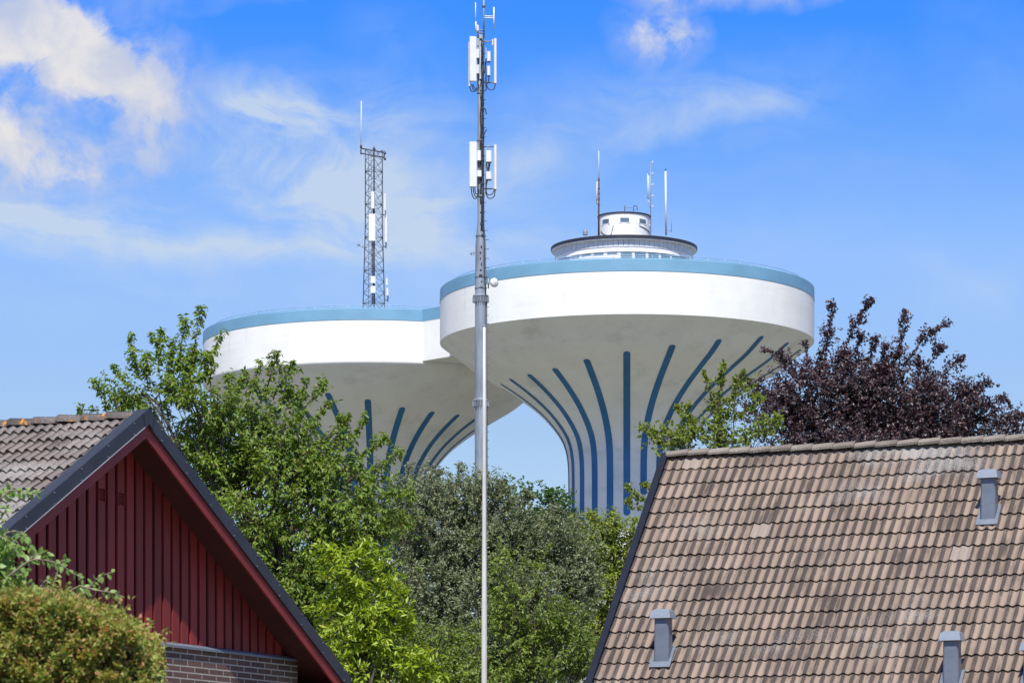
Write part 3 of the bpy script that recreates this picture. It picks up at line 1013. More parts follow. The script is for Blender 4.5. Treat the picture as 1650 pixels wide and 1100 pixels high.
def ridge_caps(a, dirv, length, side, pitch_l=.40, r=.13, drop=.10, seed=3, flat=1.0):
    rg = random.Random(seed)
    mb = MB(); a = Vector(a); dirv = Vector(dirv); side = Vector(side); up = Vector((0, 0, 1))
    n = int(length / pitch_l)
    for i in range(n):
        s0, s1 = i * pitch_l - .03, (i + 1) * pitch_l
        h0, h1 = .0 + rg.gauss(0, .004), .024 + rg.gauss(0, .004)
        b0 = len(mb.v)
        ring = 9
        for (s, h, rr) in ((s0, h0, r * .95), (s1, h1, r * 1.04), (s1, h1, r * .88)):
            for k in range(ring):
                an = math.pi * (k / (ring - 1))
                x = math.cos(an) * rr * 1.12; z = math.sin(an) * rr * flat
                mb.v.append(a + dirv * s + side * x + up * (z - drop + h * .7))
        for k in range(ring - 1):
            u0, u1 = i + k / 9 + .02, i + (k + 1) / 9 + .02
            mb.quad_uv((b0 + k, b0 + ring + k, b0 + ring + k + 1, b0 + k + 1), ((u0, .1), (u0, .9), (u1, .9), (u1, .1)), True)
            mb.quad_uv((b0 + ring + k, b0 + 2 * ring + k, b0 + 2 * ring + k + 1, b0 + ring + k + 1), ((u0, .9), (u0, .95), (u1, .95), (u1, .9)), False)
    return mb


# ------------------------------------------------------------------ right house with the big tiled roof
RA = Vector((.932, -.361, 0)).normalized()           # along the ridge, to the right and nearer
RN = Vector((-.361, -.932, 0)).normalized()          # horizontal, down the visible slope
PIT = math.radians(47)
c_, s__ = math.cos(PIT), math.sin(PIT)
RDn = RN * c_ + Vector((0, 0, -s__))
RNm = RN * s__ + Vector((0, 0, c_))
RDb = -RN * c_ + Vector((0, 0, -s__))
RNb = -RN * s__ + Vector((0, 0, c_))
Q0 = P(1079, 737, 57)
WID = 12.6; NCO = 22; SL = NCO * .345
rh = thing('house', (Q0.x, Q0.y, 0), 'house with a large beige tiled roof and grey metal roof vents', 'house')
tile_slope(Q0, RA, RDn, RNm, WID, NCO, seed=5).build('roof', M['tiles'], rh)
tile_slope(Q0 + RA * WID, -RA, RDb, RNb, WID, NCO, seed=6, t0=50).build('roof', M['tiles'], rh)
ridge_caps(Q0 + Vector((0, 0, .045)), RA, WID, RN, .345, .115, .045, 9, .95).build('ridge_tiles', M['ridge'], rh)
# verge flashing (dark navy), both slopes
for dn, nm in ((RDn, RNm), (RDb, RNb)):
    for o_ in (Q0 - RA * .06, Q0 + RA * (WID + .06)):
        MB().box(o_ + dn * (SL / 2) + nm * (-.02), (.11, SL + .02, .24), RA, dn, nm).build('verge_flashing', M['navy_metal'], rh)
# walls
wl = MB()
half = SL * c_ - .45
ez = Q0.z - SL * s__
g0 = Q0 + RA * .35; g1 = Q0 + RA * (WID - .35)
zt_ = ez + .45 * math.tan(PIT) - .12
poly = lambda g: [Vector((g.x, g.y, 0)) + RN * half, Vector((g.x, g.y, zt_)) + RN * half, Vector((g.x, g.y, Q0.z - .14)), Vector((g.x, g.y, zt_)) - RN * half, Vector((g.x, g.y, 0)) - RN * half]
wl.prism(poly(g0), g1 - g0)
wl.build('wall', M['plaster'], rh)
gt = MB()
for sg, nrm in ((1, RN), (-1, -RN)):
    e0 = Vector((Q0.x, Q0.y, ez - .05)) + nrm * (SL * c_ + .06)
    gt.tube([e0, e0 + RA * WID], .07, 10)
gt.build('gutter', M['navy_metal'], rh)


def roof_point(px, py):
    """Where a line of sight meets the visible slope."""
    d = P(px, py, 1) - Vector((0, 0, CZ))
    o_ = Vector((0, 0, CZ))
    tt = (Q0 - o_).dot(RNm) / d.dot(RNm)
    return o_ + d * tt


VGROUP = 'grey metal vents on the beige tiled roof'
VR = RA; VB = -RN; UPV = Vector((0, 0, 1))
def vent(px, py, hgt_, w=.235, dp=.21):
    p = roof_point(px, py)          # front foot of the pipe
    fr_ = p + RNm * .05
    body = MB()
    # front face is vertical, foot follows the slope
    def col(x, y, z0, z1): return (fr_ + VR * x + VB * y + UPV * z0, fr_ + VR * x + VB * y + UPV * z1)
    rise = math.tan(PIT)
    top = hgt_
    r = .025
    outl = [(-w / 2 + r, 0), (w / 2 - r, 0), (w / 2, r), (w / 2, dp), (-w / 2, dp), (-w / 2, r)]
    b0 = len(body.v)
    for x, y in outl: body.v.append(fr_ + VR * x + VB * y + UPV * (y * rise - .12))
    tp = .94
    for x, y in outl: body.v.append(fr_ + VR * x * tp + VB * (y * tp + .005) + UPV * top)
    n = len(outl)
    for i in range(n):
        j = (i + 1) % n
        body.face((b0 + i, b0 + j, b0 + n + j, b0 + n + i))
    body.face([b0 + n + i for i in range(n)])
    vo = body.build('roof_vent', M['vent_grey'], rh, origin=fr_)
    cp = MB()
    b0 = len(cp.v)
    W1, D1 = w / 2 + .048, .05
    for z, kx, ex in ((top - .015, 1, 0), (top + .10, .86, .03), (top + .125, .62, .08)):
        for x, y in ((-W1, -D1), (W1, -D1), (W1, dp + D1), (-W1, dp + D1)):
            yy = y + (ex if y < 0 else -ex)
            cp.v.append(fr_ + VR * x * kx + VB * yy + UPV * z)
    for lvl in range(2):
        for i in range(4):
            j = (i + 1) % 4
            cp.face((b0 + lvl * 4 + i, b0 + lvl * 4 + j, b0 + lvl * 4 + 4 + j, b0 + lvl * 4 + 4 + i))
    cp.face([b0 + 8 + i for i in range(4)])
    cp.face([b0 + i for i in (3, 2, 1, 0)])
    cp.build('vent_cap', M['vent_cap'], vo)
    fl = MB()
    dn = RDn
    c0 = fr_ - RDn * (dp * .5 / c_) + RNm * .004
    ln = dp / c_
    fl.box(fr_ + RDn * .045 + RNm * .012, (w + .10, .12, .012), RA, dn, RNm)
    for sx in (-1, 1):
        fl.box(fr_ + RA * (sx * (w / 2 + .026)) - RDn * (ln * .5 + .02) + RNm * .012, (.048, ln + .03, .012), RA, dn, RNm)
    fl.build('flashing', M['vent_grey'], vo)


vent(1066, 1071, .69)
vent(1592, 842, .66)
vent(1532, 1110, .69)
vent(1662, 1112, .56)

# ------------------------------------------------------------------ left house with the red gable
LW = Vector((.4276, .904, 0)).normalized()
LO = Vector((LW.y, -LW.x, 0))
A0 = P(232, 662, 40)
def L(u, d, z): return Vector((A0.x, A0.y, 0)) + LW * u + LO * d + Vector((0, 0, z))
ZR = A0.z; TT = .567
PL = math.atan(TT); cl_, sl_ = math.cos(PL), math.sin(PL)
HWID = 4.9; LEN = 11.0; OV = .42; WALLH = 4.25
lh = thing('house', (A0.x, A0.y, 0), 'house with dark red boarded gable, grey tiled roof and brown brick wall', 'house')
# roof tiles: visible (left) slope and the far slope
dl = -LW * cl_ + Vector((0, 0, -sl_)); nl = -LW * sl_ + Vector((0, 0, cl_))
dr = LW * cl_ + Vector((0, 0, -sl_)); nr = LW * sl_ + Vector((0, 0, cl_))
nco = int(HWID / cl_ / .29)
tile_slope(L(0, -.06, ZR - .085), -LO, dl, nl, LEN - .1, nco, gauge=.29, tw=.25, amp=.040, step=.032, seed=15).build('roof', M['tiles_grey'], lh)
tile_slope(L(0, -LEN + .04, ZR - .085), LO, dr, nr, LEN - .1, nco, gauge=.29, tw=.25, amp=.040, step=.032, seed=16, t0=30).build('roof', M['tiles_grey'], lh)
ridge_caps(L(0, -.12, ZR - .02), -LO, LEN - .2, LW, .33, .105, .07, 21, .85).build('ridge_tiles', M['ridge_grey'], lh)
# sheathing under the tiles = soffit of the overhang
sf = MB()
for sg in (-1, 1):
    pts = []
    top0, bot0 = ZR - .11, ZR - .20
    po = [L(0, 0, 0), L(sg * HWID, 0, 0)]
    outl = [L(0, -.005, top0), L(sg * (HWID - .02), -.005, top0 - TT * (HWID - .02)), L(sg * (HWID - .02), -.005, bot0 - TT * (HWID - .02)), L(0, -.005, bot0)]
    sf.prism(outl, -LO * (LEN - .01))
sf.build('soffit', M['red_shaded'], lh)


def chevron(top, bot, d0, thick, u1=HWID, parts=2):
    """A pair of sloping boards meeting at the ridge; returns the two meshes."""
    out = []
    for sg in (-1, 1):
        m = MB()
        o4 = [L(0, d0, ZR - top), L(sg * u1, d0, ZR - top - TT * u1), L(sg * u1, d0, ZR - bot - TT * u1), L(0, d0, ZR - bot)]
        m.prism(o4, LO * thick)
        out.append(m)
    return out


for m in chevron(.12, .305, .002, .028): m.build('bargeboard', M['red'], lh)
for m, sg in zip(chevron(-.02, .160, .034, .022), (-1, 1)):
    # cap folded over the tiles
    m.prism([L(0, .034, ZR + .02), L(sg * HWID, .034, ZR + .02 - TT * HWID), L(sg * HWID, .034, ZR - .0 - TT * HWID), L(0, .034, ZR + .0)], -LO * .13)
    m.cur = 1
    for k in range(9):
        for off in (.010, .135):
            u = sg * (.3 + k * .55)
            c0 = L(u, .0555, ZR - off - TT * abs(u))
            m.tube([c0, c0 + LO * .006], .010, 6)
    m.cur = 0
    for k in (1.1, 3.4):
        u = sg * k
        m.prism([L(u, .0565, ZR + .015 - TT * k), L(u + .010, .0565, ZR + .015 - TT * k), L(u + .010, .0565, ZR - .155 - TT * k), L(u, .0565, ZR - .155 - TT * k)], LO * .004)
    fo = m.build('barge_flashing', [M['barge_metal'], M['vent_grey']], lh)
    if sg < 0:
        lp = MB()
        lp.prism([L(0, .058, ZR - .151), L(sg * HWID, .058, ZR - .151 - TT * HWID), L(sg * HWID, .058, ZR - .159 - TT * HWID), L(0, .058, ZR - .159)], LO * .005)
        lp.build('drip_edge_glint', M['lip_glint'], fo)  # thin drip lip, its light reflection painted as a bright strip
# apex cover plate
ap = MB()
ap.prism([L(-.10, .06, ZR + .024 - TT * .10), L(0, .06, ZR + .036), L(.10, .06, ZR + .024 - TT * .10), L(.07, .06, ZR - .156 - TT * .07), L(0, .06, ZR - .152), L(-.07, .06, ZR - .156 - TT * .07)], LO * .012)
ap.build('apex_cover', M['barge_metal'], lh)
# wall: vertical boards over backing
ZBK = CZ + (HOR - 1033) / F * 41.0
def roof_under(u): return ZR - .20 - TT * abs(u)
bk_ = MB()
bk_.prism([L(-WALLH, -OV - .03, ZBK - .02), L(WALLH, -OV - .03, ZBK - .02), L(WALLH, -OV - .03, roof_under(WALLH)), L(0, -OV - .03, roof_under(0)), L(-WALLH, -OV - .03, roof_under(WALLH))][::1], -LO * .1)
bk_.build('wall_backing', M['red_shaded'], lh)
bd = MB()
pitch = .205
nb = int(2 * WALLH / pitch)
slots = {}
for i in range(nb):
    u0 = -WALLH + i * pitch + .02
    u1 = u0 + .148
    segs = [(ZBK + .015, None)]
    um = (u0 + u1) / 2
    # two boards are interrupted by small louvre vents
    for key, vx, vy in (('a', 157, 797), ('b', 198.5, 804)):
        gx_ = (L(um, -OV, 5)); 
        pxm = 825 + F * gx_.x / gx_.y
        if abs(pxm - vx) < 7.3 and key not in slots:
            zc = CZ + (HOR - vy) / F * gx_.y
            slots[key] = (um, zc)
    tz0, tz1 = min(roof_under(u0), ZR), min(roof_under(u1), ZR)
    cut = [v for v in slots.values() if abs(v[0] - um) < .01]
    jd = random.uniform(-.002, .002)
    if tz0 < ZBK + .05 or tz1 < ZBK + .05:
        continue
    if cut:
        zc = cut[0][1]
        bd.prism([L(u0, -OV, ZBK + .015), L(u1, -OV, ZBK + .015), L(u1, -OV, zc - .07), L(u0, -OV, zc - .07)], LO * (.024 + jd))
        bd.prism([L(u0, -OV, zc + .07), L(u1, -OV, zc + .07), L(u1, -OV, tz1 + .02), L(u0, -OV, tz0 + .02)], LO * (.024 + jd))
    else:
        bd.prism([L(u0, -OV, ZBK + .015), L(u1, -OV, ZBK + .015), L(u1, -OV, tz1 + .02), L(u0, -OV, tz0 + .02)], LO * (.024 + jd))
# narrow backing battens in the gaps
bd.build('board_cladding', M['red'], lh)
for um, zc in slots.values():
    lv = MB()
    for k in range(6):
        z = zc - .055 + k * .022
        lv.box(L(um, -OV + .008, z), (.148, .03, .008), LW, (LO * .8 + Vector((0, 0, -.6))), (LO * .6 + Vector((0, 0, .8))))
    lv.box(L(um - .07, -OV + .012, zc), (.012, .034, .14), LW, LO); lv.box(L(um + .07, -OV + .012, zc), (.012, .034, .14), LW, LO)
    lv.build('wall_vent', M['red'], lh)
# brick wall below, standing a little proud
bw = MB()
def bq(p, uvs):
    b0 = len(bw.v); bw.v += p; bw.quad_uv(range(b0, b0 + 4), uvs)
WB = WALLH + .02
DB = -OV + .05
bq([L(-WB, DB, 0), L(WB, DB, 0), L(WB, DB, ZBK - .03), L(-WB, DB, ZBK - .03)], ((0, 0), (2 * WB, 0), (2 * WB, ZBK - .03), (0, ZBK - .03)))
bq([L(WB, DB, 0), L(WB, -LEN + .4, 0), L(WB, -LEN + .4, ZBK - .4), L(WB, DB, ZBK - .03)], ((0, 0), (10, 0), (10, ZBK - .4), (0, ZBK - .03)))
bq([L(-WB, -LEN + .4, 0), L(-WB, DB, 0), L(-WB, DB, ZBK - .03), L(-WB, -LEN + .4, ZBK - .4)], ((0, 0), (10, 0), (10, ZBK - .03), (0, ZBK - .4)))
bq([L(WB, -LEN + .4, 0), L(-WB, -LEN + .4, 0), L(-WB, -LEN + .4, ZBK), L(WB, -LEN + .4, ZBK)], ((0, 0), (8, 0), (8, ZBK), (0, ZBK)))
bw.build('brick_wall', M['brick'], lh)
rg_ = MB(); rg_.prism([L(-WB, -LEN + .41, ZBK - .05), L(WB, -LEN + .41, ZBK - .05), L(0, -LEN + .41, ZR - .25)], LO * -.03)
rg_.build('rear_gable', M['red_shaded'], lh)
fl = MB()
fl.prism([L(-WB - .01, -OV + .024, ZBK + .012), L(-WB - .01, DB + .035, ZBK - .022), L(-WB - .01, DB + .035, ZBK - .05), L(-WB - .01, -OV + .024, ZBK - .03)], LW * (2 * WB + .02))
fl.build('wall_flashing', M['vent_grey'], lh)
# boxed eave at the far corner
eb = MB()
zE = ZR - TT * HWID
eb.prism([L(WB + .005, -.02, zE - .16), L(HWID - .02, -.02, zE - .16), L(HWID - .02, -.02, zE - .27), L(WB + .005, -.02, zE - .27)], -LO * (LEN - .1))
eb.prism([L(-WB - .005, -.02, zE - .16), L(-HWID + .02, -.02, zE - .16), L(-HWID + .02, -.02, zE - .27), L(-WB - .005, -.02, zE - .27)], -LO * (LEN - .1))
eb.build('eave_box', M['red_shaded'], lh)


# ------------------------------------------------------------------ foliage
def leaves_object(name, C, D, N_, Ls, Ws, mat, parent, fold=.25, droop=.0, pos=None):
    """C base points, D long axes, N_ rough normals; one folded leaf blade each."""
    D = D / np.linalg.norm(D, axis=1, keepdims=True)
    S = np.cross(D, N_); S /= np.maximum(1e-6, np.linalg.norm(S, axis=1, keepdims=True))
    NN = np.cross(S, D)
    n = len(C)
    Lc = Ls[:, None]; Wc = Ws[:, None]
    V = np.empty((n, 4, 3), np.float32)
    V[:, 0] = C
    V[:, 1] = C + D * Lc * .48 + S * Wc * .5 + NN * Wc * fold
    V[:, 2] = C + D * Lc - NN * Lc * droop
    V[:, 3] = C + D * Lc * .48 - S * Wc * .5 + NN * Wc * fold
    me = bpy.data.meshes.new(name)
    o0 = np.array(pos if pos is not None else parent['_loc'], np.float32)
    V -= o0
    me.vertices.add(4 * n)
    me.vertices.foreach_set('co', V.reshape(-1))
    base = (np.arange(n) * 4)[:, None]
    idx = (base + np.array([[0, 1, 2, 0, 2, 3]])).reshape(-1).astype(np.int32)
    me.loops.add(6 * n)
    me.loops.foreach_set('vertex_index', idx)
    me.polygons.add(2 * n)
    me.polygons.foreach_set('loop_start', np.arange(0, 6 * n, 3, dtype=np.int32))
    me.materials.append(mat)
    me.update()
    me.validate()
    o = bpy.data.objects.new(name, me)
    COL.objects.link(o)
    if parent is not None:
        o.parent = parent
        o['_loc'] = parent['_loc']
    return o


def rand_dirs(n):
    v = RNG.normal(size=(n, 3))
    return v / np.linalg.norm(v, axis=1, keepdims=True)


def grow(name, label, cat, Y, base_px, blobs, shoots, mat, leaf=(.10, .045), dens=1.0, clump_r=.36, twigs=9, per=10, droop=.35,
         upw=.5, twig_l=.42, bark='bark', group=None, trunk_r=.16, fold=.2, limbs=True, hang=0.0, shell=.55, normal_up=.6, twig_draw=.5, fork=.55):
    """A tree: trunk and limbs in one mesh, every leaf a blade in the crown mesh."""
    m2 = Y / F
    bx = (base_px - 825) * m2
    bz = ground_z(bx, Y)
    root = thing(name, (bx, Y, bz), label, cat, group)
    sh_st, sh_dr, sh_ln, twl = [], [], [], []
    clumps = []
    allc = []
    for (px, py, rx, ry, *opt) in blobs:
        w = opt[0] if opt else 1.0
        dy = opt[1] if len(opt) > 1 else 0.0
        c = np.array(P(px, py, Y)) + np.array((0, dy, 0))
        ins = min(.26 / m2, .5 * min(rx, ry)); rx -= ins; ry -= ins
        r = np.array((rx * m2, (rx + ry) * .5 * m2 * .9, ry * m2))
        k = max(4, int(dens * w * 9.5 * (r[0] * r[1] * r[2]) ** (2 / 3) / (clump_r ** 2)))
        q = rand_dirs(k) * (shell + (1 - shell) * RNG.random((k, 1))) ** .7
        pts = c + q * r
        for p_, q_ in zip(pts, q):
            clumps.append((p_, q_ / max(1e-6, np.linalg.norm(q_)), clump_r * RNG.uniform(.7, 1.25), twigs))
        allc.append((c, r, k))
    for sh in shoots:
        pl = [np.array(P(x, y, Y)) + np.array((0, sh[2] if len(sh) > 2 else 0.0, 0)) for x, y in sh[0]]
        pl[0] = pl[0]
        wdt = sh[1]
        pl = np.array(catmull([tuple(p) for p in pl], 8))
        seg = np.linalg.norm(np.diff(pl, axis=0), axis=1).sum()
        tdir = pl[-1] - pl[0]; tdir /= np.linalg.norm(tdir)
        m_ = max(20, int(seg / .0105 * max(.75, dens) ** .5))
        t_ = RNG.random(m_) ** .9
        ii = np.minimum((t_ * (len(pl) - 1)).astype(int), len(pl) - 2)
        s0 = pl[ii] + (pl[ii + 1] - pl[ii]) * RNG.random((m_, 1))
        pr = RNG.normal(size=(m_, 3)); pr -= (pr @ tdir)[:, None] * tdir
        pr /= np.linalg.norm(pr, axis=1, keepdims=True)
        dd_ = tdir * .75 + pr * .75 + np.array((0, 0, .15))
        dd_ /= np.linalg.norm(dd_, axis=1, keepdims=True)
        # side twigs come in bunches, shorter towards the tip
        bunch = .55 + .45 * np.sin(t_ * seg / .11 + RNG.uniform(0, 6))
        l_ = wdt * m2 * 2.15 * (1.1 - .72 * t_) * RNG.uniform(.35, 1.1, m_) * bunch
        sh_st.append(s0); sh_dr.append(dd_); sh_ln.append(l_[:, None])
        twl.append((pl, .02))
    UP = np.array((0, 0, 1.0))
    cp_ = np.array([c[0] for c in clumps]); co_ = np.array([c[1] for c in clumps])
    cr_ = np.array([c[2] for c in clumps]); cn_ = np.array([c[3] for c in clumps])
    ti = np.repeat(np.arange(len(clumps)), cn_)
    nt = len(ti)
    st = cp_[ti] + RNG.normal(size=(nt, 3)) * cr_[ti][:, None] * .42
    dr_ = co_[ti] * .55 + UP * upw + RNG.normal(size=(nt, 3)) * .65
    dr_ /= np.linalg.norm(dr_, axis=1, keepdims=True)
    ln = twig_l * RNG.uniform(.55, 1.2, size=(nt, 1)) * np.minimum(1.0, cr_[ti] / clump_r * .85 + .12)[:, None]
    out_t = co_[ti]
    kk = np.maximum(3, (per * RNG.uniform(.6, 1.3, size=nt)).astype(int))
    if sh_st:
        a1, a2, a3 = np.concatenate(sh_st), np.concatenate(sh_dr), np.concatenate(sh_ln)
        st = np.concatenate([st, a1]); dr_ = np.concatenate([dr_, a2]); ln = np.concatenate([ln, a3]); out_t = np.concatenate([out_t, a2])
        kk = np.concatenate([kk, np.maximum(2, (per * .9 * a3[:, 0] / twig_l).astype(int) + RNG.integers(0, 2, len(a3)))])
    sel = RNG.permutation(nt)[:int(min(1400, nt * twig_draw))]
    segs = [(cp_[ti[i]], st[i], st[i] + dr_[i] * ln[i]) for i in sel]
    li = np.repeat(np.arange(len(kk)), kk)
    k = len(li)
    tt = RNG.uniform(.05, 1.05, size=(k, 1))
    C = st[li] + dr_[li] * ln[li] * tt - UP * hang * ln[li] * tt * tt
    sd = RNG.normal(size=(k, 3))
    sd -= (sd * dr_[li]).sum(1, keepdims=True) * dr_[li]
    sd /= np.maximum(1e-6, np.linalg.norm(sd, axis=1, keepdims=True))
    D = sd * .8 + dr_[li] * .55 - UP * droop
    Nn = UP * normal_up + out_t[li] * .35 + RNG.normal(size=(k, 3)) * .5
    n = len(C)
    Ls = leaf[0] * RNG.uniform(.6, 1.25, n); Ws = 1.2 * leaf[1] * RNG.uniform(.7, 1.2, n)
    leaves_object('crown', C, D, Nn, Ls, Ws, mat, root, fold, .12)
    # trunk, limbs and twigs
    tb = MB()
    cen = np.mean([c for c, r, k in allc], axis=0) if allc else np.array(P(base_px, 700, Y))
    lowest = min(c[2] - r[2] for c, r, k in allc)
    fk = Vector((bx + (cen[0] - bx) * .6, Y + (cen[1] - Y) * .6, max(bz + 1.2, bz + (cen[2] - bz) * fork)))
    base = Vector((bx, Y, bz - .1))
    tb.tube(catmull([tuple(base), tuple(base.lerp(fk, .5) + Vector((.08, .05, 0))), tuple(fk), tuple(fk.lerp(Vector(cen), .8))], 5),
            [trunk_r * (1.25 - .75 * i / 15) for i in range(16)], 9)
    if limbs:
        for c, r, k in allc:
            e = Vector(c)
            mid_ = fk.lerp(e, .5) + Vector((RNG.normal() * .15, RNG.normal() * .15, .15))
            tb.tube(catmull([tuple(fk - Vector((0, 0, .2))), tuple(mid_), tuple(e)], 5), [trunk_r * (.5 - .4 * i / 10) for i in range(11)], 6)
            for j in range(min(14, k)):
                q = rand_dirs(1)[0]; q[2] = abs(q[2]) * .8
                e2 = e + Vector(q * r * .85)
                s0 = fk.lerp(e, RNG.uniform(.55, 1.0))
                tb.tube(catmull([tuple(s0), tuple(s0.lerp(e2, .5) + Vector((0, 0, .05))), tuple(e2)], 3), [trunk_r * (.14 - .10 * i / 6) for i in range(7)], 4, False)
    for pl, rr in twl:
        tb.tube([tuple(q) for q in pl], [rr * (1 - .85 * i / len(pl)) for i in range(len(pl))], 4, False)
    # small twigs as three-sided slivers
    for a, b_, e in segs:
        tb.tube([tuple(a), tuple(b_), tuple(e)], [.007, .006, .002], 3, False)
    tb.build('trunk', M[bark], root)
    return root, n


M['leaf_cherry'] = leafmat('cherry_leaves', (0.110, 0.180, 0.024), (0.225, 0.315, 0.048), (0.24, 0.20, 0.06), .40)
M['leaf_olive'] = leafmat('silver_green_leaves', (0.120, 0.148, 0.062), (0.285, 0.315, 0.170), (0.38, 0.40, 0.27), .25, .5, (1.1, 1.15, .7))
M['leaf_lime'] = leafmat('yellow_green_leaves', (0.20, 0.295, 0.018), (0.325, 0.405, 0.032), (0.40, 0.44, 0.04), .30, .4)
M['leaf_green'] = leafmat('mid_green_leaves', (0.125, 0.190, 0.028), (0.225, 0.295, 0.050), (0.25, 0.25, 0.06), .35)
M['leaf_dark'] = leafmat('dark_green_leaves', (0.045, 0.105, 0.020), (0.085, 0.165, 0.030), (0.11, 0.16, 0.04), .3)
M['leaf_yellowish'] = leafmat('yellowish_green_leaves', (0.165, 0.225, 0.028), (0.285, 0.335, 0.048), (0.34, 0.28, 0.06), .36)
M['leaf_copper'] = leafmat('copper_purple_leaves', (0.042, 0.026, 0.029), (0.125, 0.088, 0.092), (0.14, 0.055, 0.045), .18, .42, (1.6, .7, .8), .5)
M['leaf_sapling'] = leafmat('fresh_green_leaves', (0.145, 0.20, 0.036), (0.25, 0.30, 0.065), (0.28, 0.28, 0.07), .4)
M['leaf_hedge'] = leafmat('golden_green_hedge_leaves', (0.135, 0.20, 0.035), (0.40, 0.385, 0.10), (0.50, 0.25, 0.12), .32, .5, None, .3, 5.0, .84)
M['leaf_shrub'] = leafmat('glossy_shrub_leaves', (0.135, 0.23, 0.045), (0.22, 0.33, 0.085), (0.26, 0.33, 0.12), .3, .45)

grow('cherry_tree', 'large loose cherry tree with drooping mid green leaves behind the red gable', 'tree', 62, 420,
     [(250, 640, 80, 45, .9), (185, 650, 45, 32, .8), (320, 665, 85, 65), (370, 710, 110, 80, 1, .8), (440, 705, 85, 60, .9), (330, 750, 110, 90, 1, .6), (480, 755, 85, 70, .9),
      (420, 800, 120, 100), (540, 780, 85, 75, .9), (560, 850, 85, 80), (470, 880, 110, 90), (600, 790, 55, 45, .8), (540, 950, 100, 80), (440, 980, 110, 80),
      (620, 850, 40, 50, .7), (610, 930, 60, 60, .8), (520, 1060, 120, 60, .8)],
     [([(340, 640), (338, 600), (330, 570)], 20), ([(270, 640), (272, 590), (280, 548)], 22), ([(240, 630), (236, 600), (240, 570)], 20), ([(300, 640), (306, 600), (310, 560)], 20), ([(375, 660), (372, 630), (368, 606)], 18), ([(510, 720), (540, 690), (548, 672)], 16), ([(430, 690), (455, 650), (462, 625)], 20), ([(300, 620), (313, 560), (324, 494)], 16), ([(285, 600), (293, 550), (301, 513)], 20), ([(255, 600), (256, 560), (261, 530)], 17), ([(225, 610), (215, 570), (210, 538)], 17),
      ([(320, 620), (340, 575), (357, 534)], 15), ([(205, 620), (190, 600), (183, 588)], 16), ([(170, 640), (160, 625), (152, 612)], 18), ([(160, 660), (140, 660), (128, 657)], 12),
      ([(420, 650), (435, 610), (445, 566)], 17), ([(400, 640), (412, 610), (418, 580)], 15), ([(380, 640), (392, 615), (394, 596)], 13), ([(440, 640), (460, 605), (472, 580)], 17),
      ([(460, 660), (485, 635), (492, 612)], 18), ([(470, 680), (505, 640), (522, 615)], 18), ([(490, 690), (515, 665), (531, 648)], 16), ([(540, 730), (572, 700), (587, 672)], 15),
      ([(530, 730), (552, 695), (559, 668)], 15), ([(570, 740), (600, 718), (618, 704)], 16), ([(600, 760), (630, 738), (645, 728)], 15), ([(610, 800), (645, 792), (665, 800)], 18),
      ([(600, 840), (640, 838), (662, 850)], 18)],
     M['leaf_cherry'], leaf=(.098, .036), dens=.80, clump_r=.32, twigs=10, per=13, droop=.75, upw=.35, twig_l=.42, trunk_r=.17, group=None)

grow('silver_leaved_tree', 'broad grey green tree with fine silvery leaves behind the flagpole', 'tree', 84, 790,
     [(675, 800, 55, 48), (745, 795, 55, 42), (790, 815, 60, 50), (700, 860, 85, 70), (800, 870, 95, 65), (880, 875, 70, 60), (690, 950, 90, 80), (780, 960, 110, 90), (880, 960, 95, 90),
      (940, 930, 45, 70, .8), (640, 850, 40, 60, .7), (730, 1060, 130, 70), (880, 1060, 110, 70)],
     [([(650, 790), (655, 770), (660, 752)], 16), ([(690, 790), (700, 770), (702, 760)], 16), ([(735, 790), (738, 770), (742, 752)], 16), ([(775, 790), (780, 770), (784, 756)], 15), ([(640, 800), (632, 785), (628, 775)], 14),
      ([(830, 830), (845, 808), (852, 800)], 15), ([(880, 850), (895, 832), (902, 826)], 15)],
     M['leaf_olive'], leaf=(.085, .027), dens=1.35, clump_r=.36, twigs=12, per=17, droop=.1, upw=.7, twig_l=.38, trunk_r=.2, normal_up=.35, twig_draw=.05, shell=.3)

grow('broadleaf_tree', 'mid green leafy tree low in front of the silvery tree', 'tree', 74, 850,
     [(830, 920, 55, 45, .8), (860, 985, 80, 50, .9), (800, 1040, 90, 60), (900, 1050, 80, 60), (700, 1050, 80, 55, .9), (760, 1100, 150, 50, .8), (950, 1060, 45, 60, .8)], [],
     M['leaf_green'], leaf=(.095, .036), dens=1.2, clump_r=.34, twigs=9, per=12, droop=.45, upw=.3, trunk_r=.12)

grow('broadleaf_tree', 'dark green tree top showing just left of the striped tower stem', 'tree', 120, 880,
     [(885, 815, 38, 24), (905, 835, 40, 28), (835, 800, 36, 22), (870, 870, 70, 50), (930, 880, 40, 40)], [([(885, 810), (888, 795), (890, 789)], 18), ([(815, 800), (812, 785), (810, 779)], 14)],
     M['leaf_dark'], leaf=(.13, .07), dens=1.0, clump_r=.42, twigs=9, per=10, droop=.3, trunk_r=.2)

grow('broadleaf_tree', 'yellowish green tree beside the verge of the beige tiled roof', 'tree', 95, 975,
     [(955, 865, 42, 34), (990, 850, 36, 26, .8), (985, 900, 45, 45), (945, 930, 40, 55), (980, 970, 50, 60), (1010, 880, 30, 36, .8), (950, 1040, 60, 60)],
     [([(960, 850), (955, 835), (953, 828)], 15), ([(985, 845), (985, 832), (988, 826)], 16), ([(930, 850), (925, 840), (924, 834)], 13), ([(1010, 860), (1020, 845), (1024, 838)], 12)],
     M['leaf_yellowish'], leaf=(.095, .045), dens=1.6, clump_r=.34, twigs=10, per=12, droop=.3, trunk_r=.15)

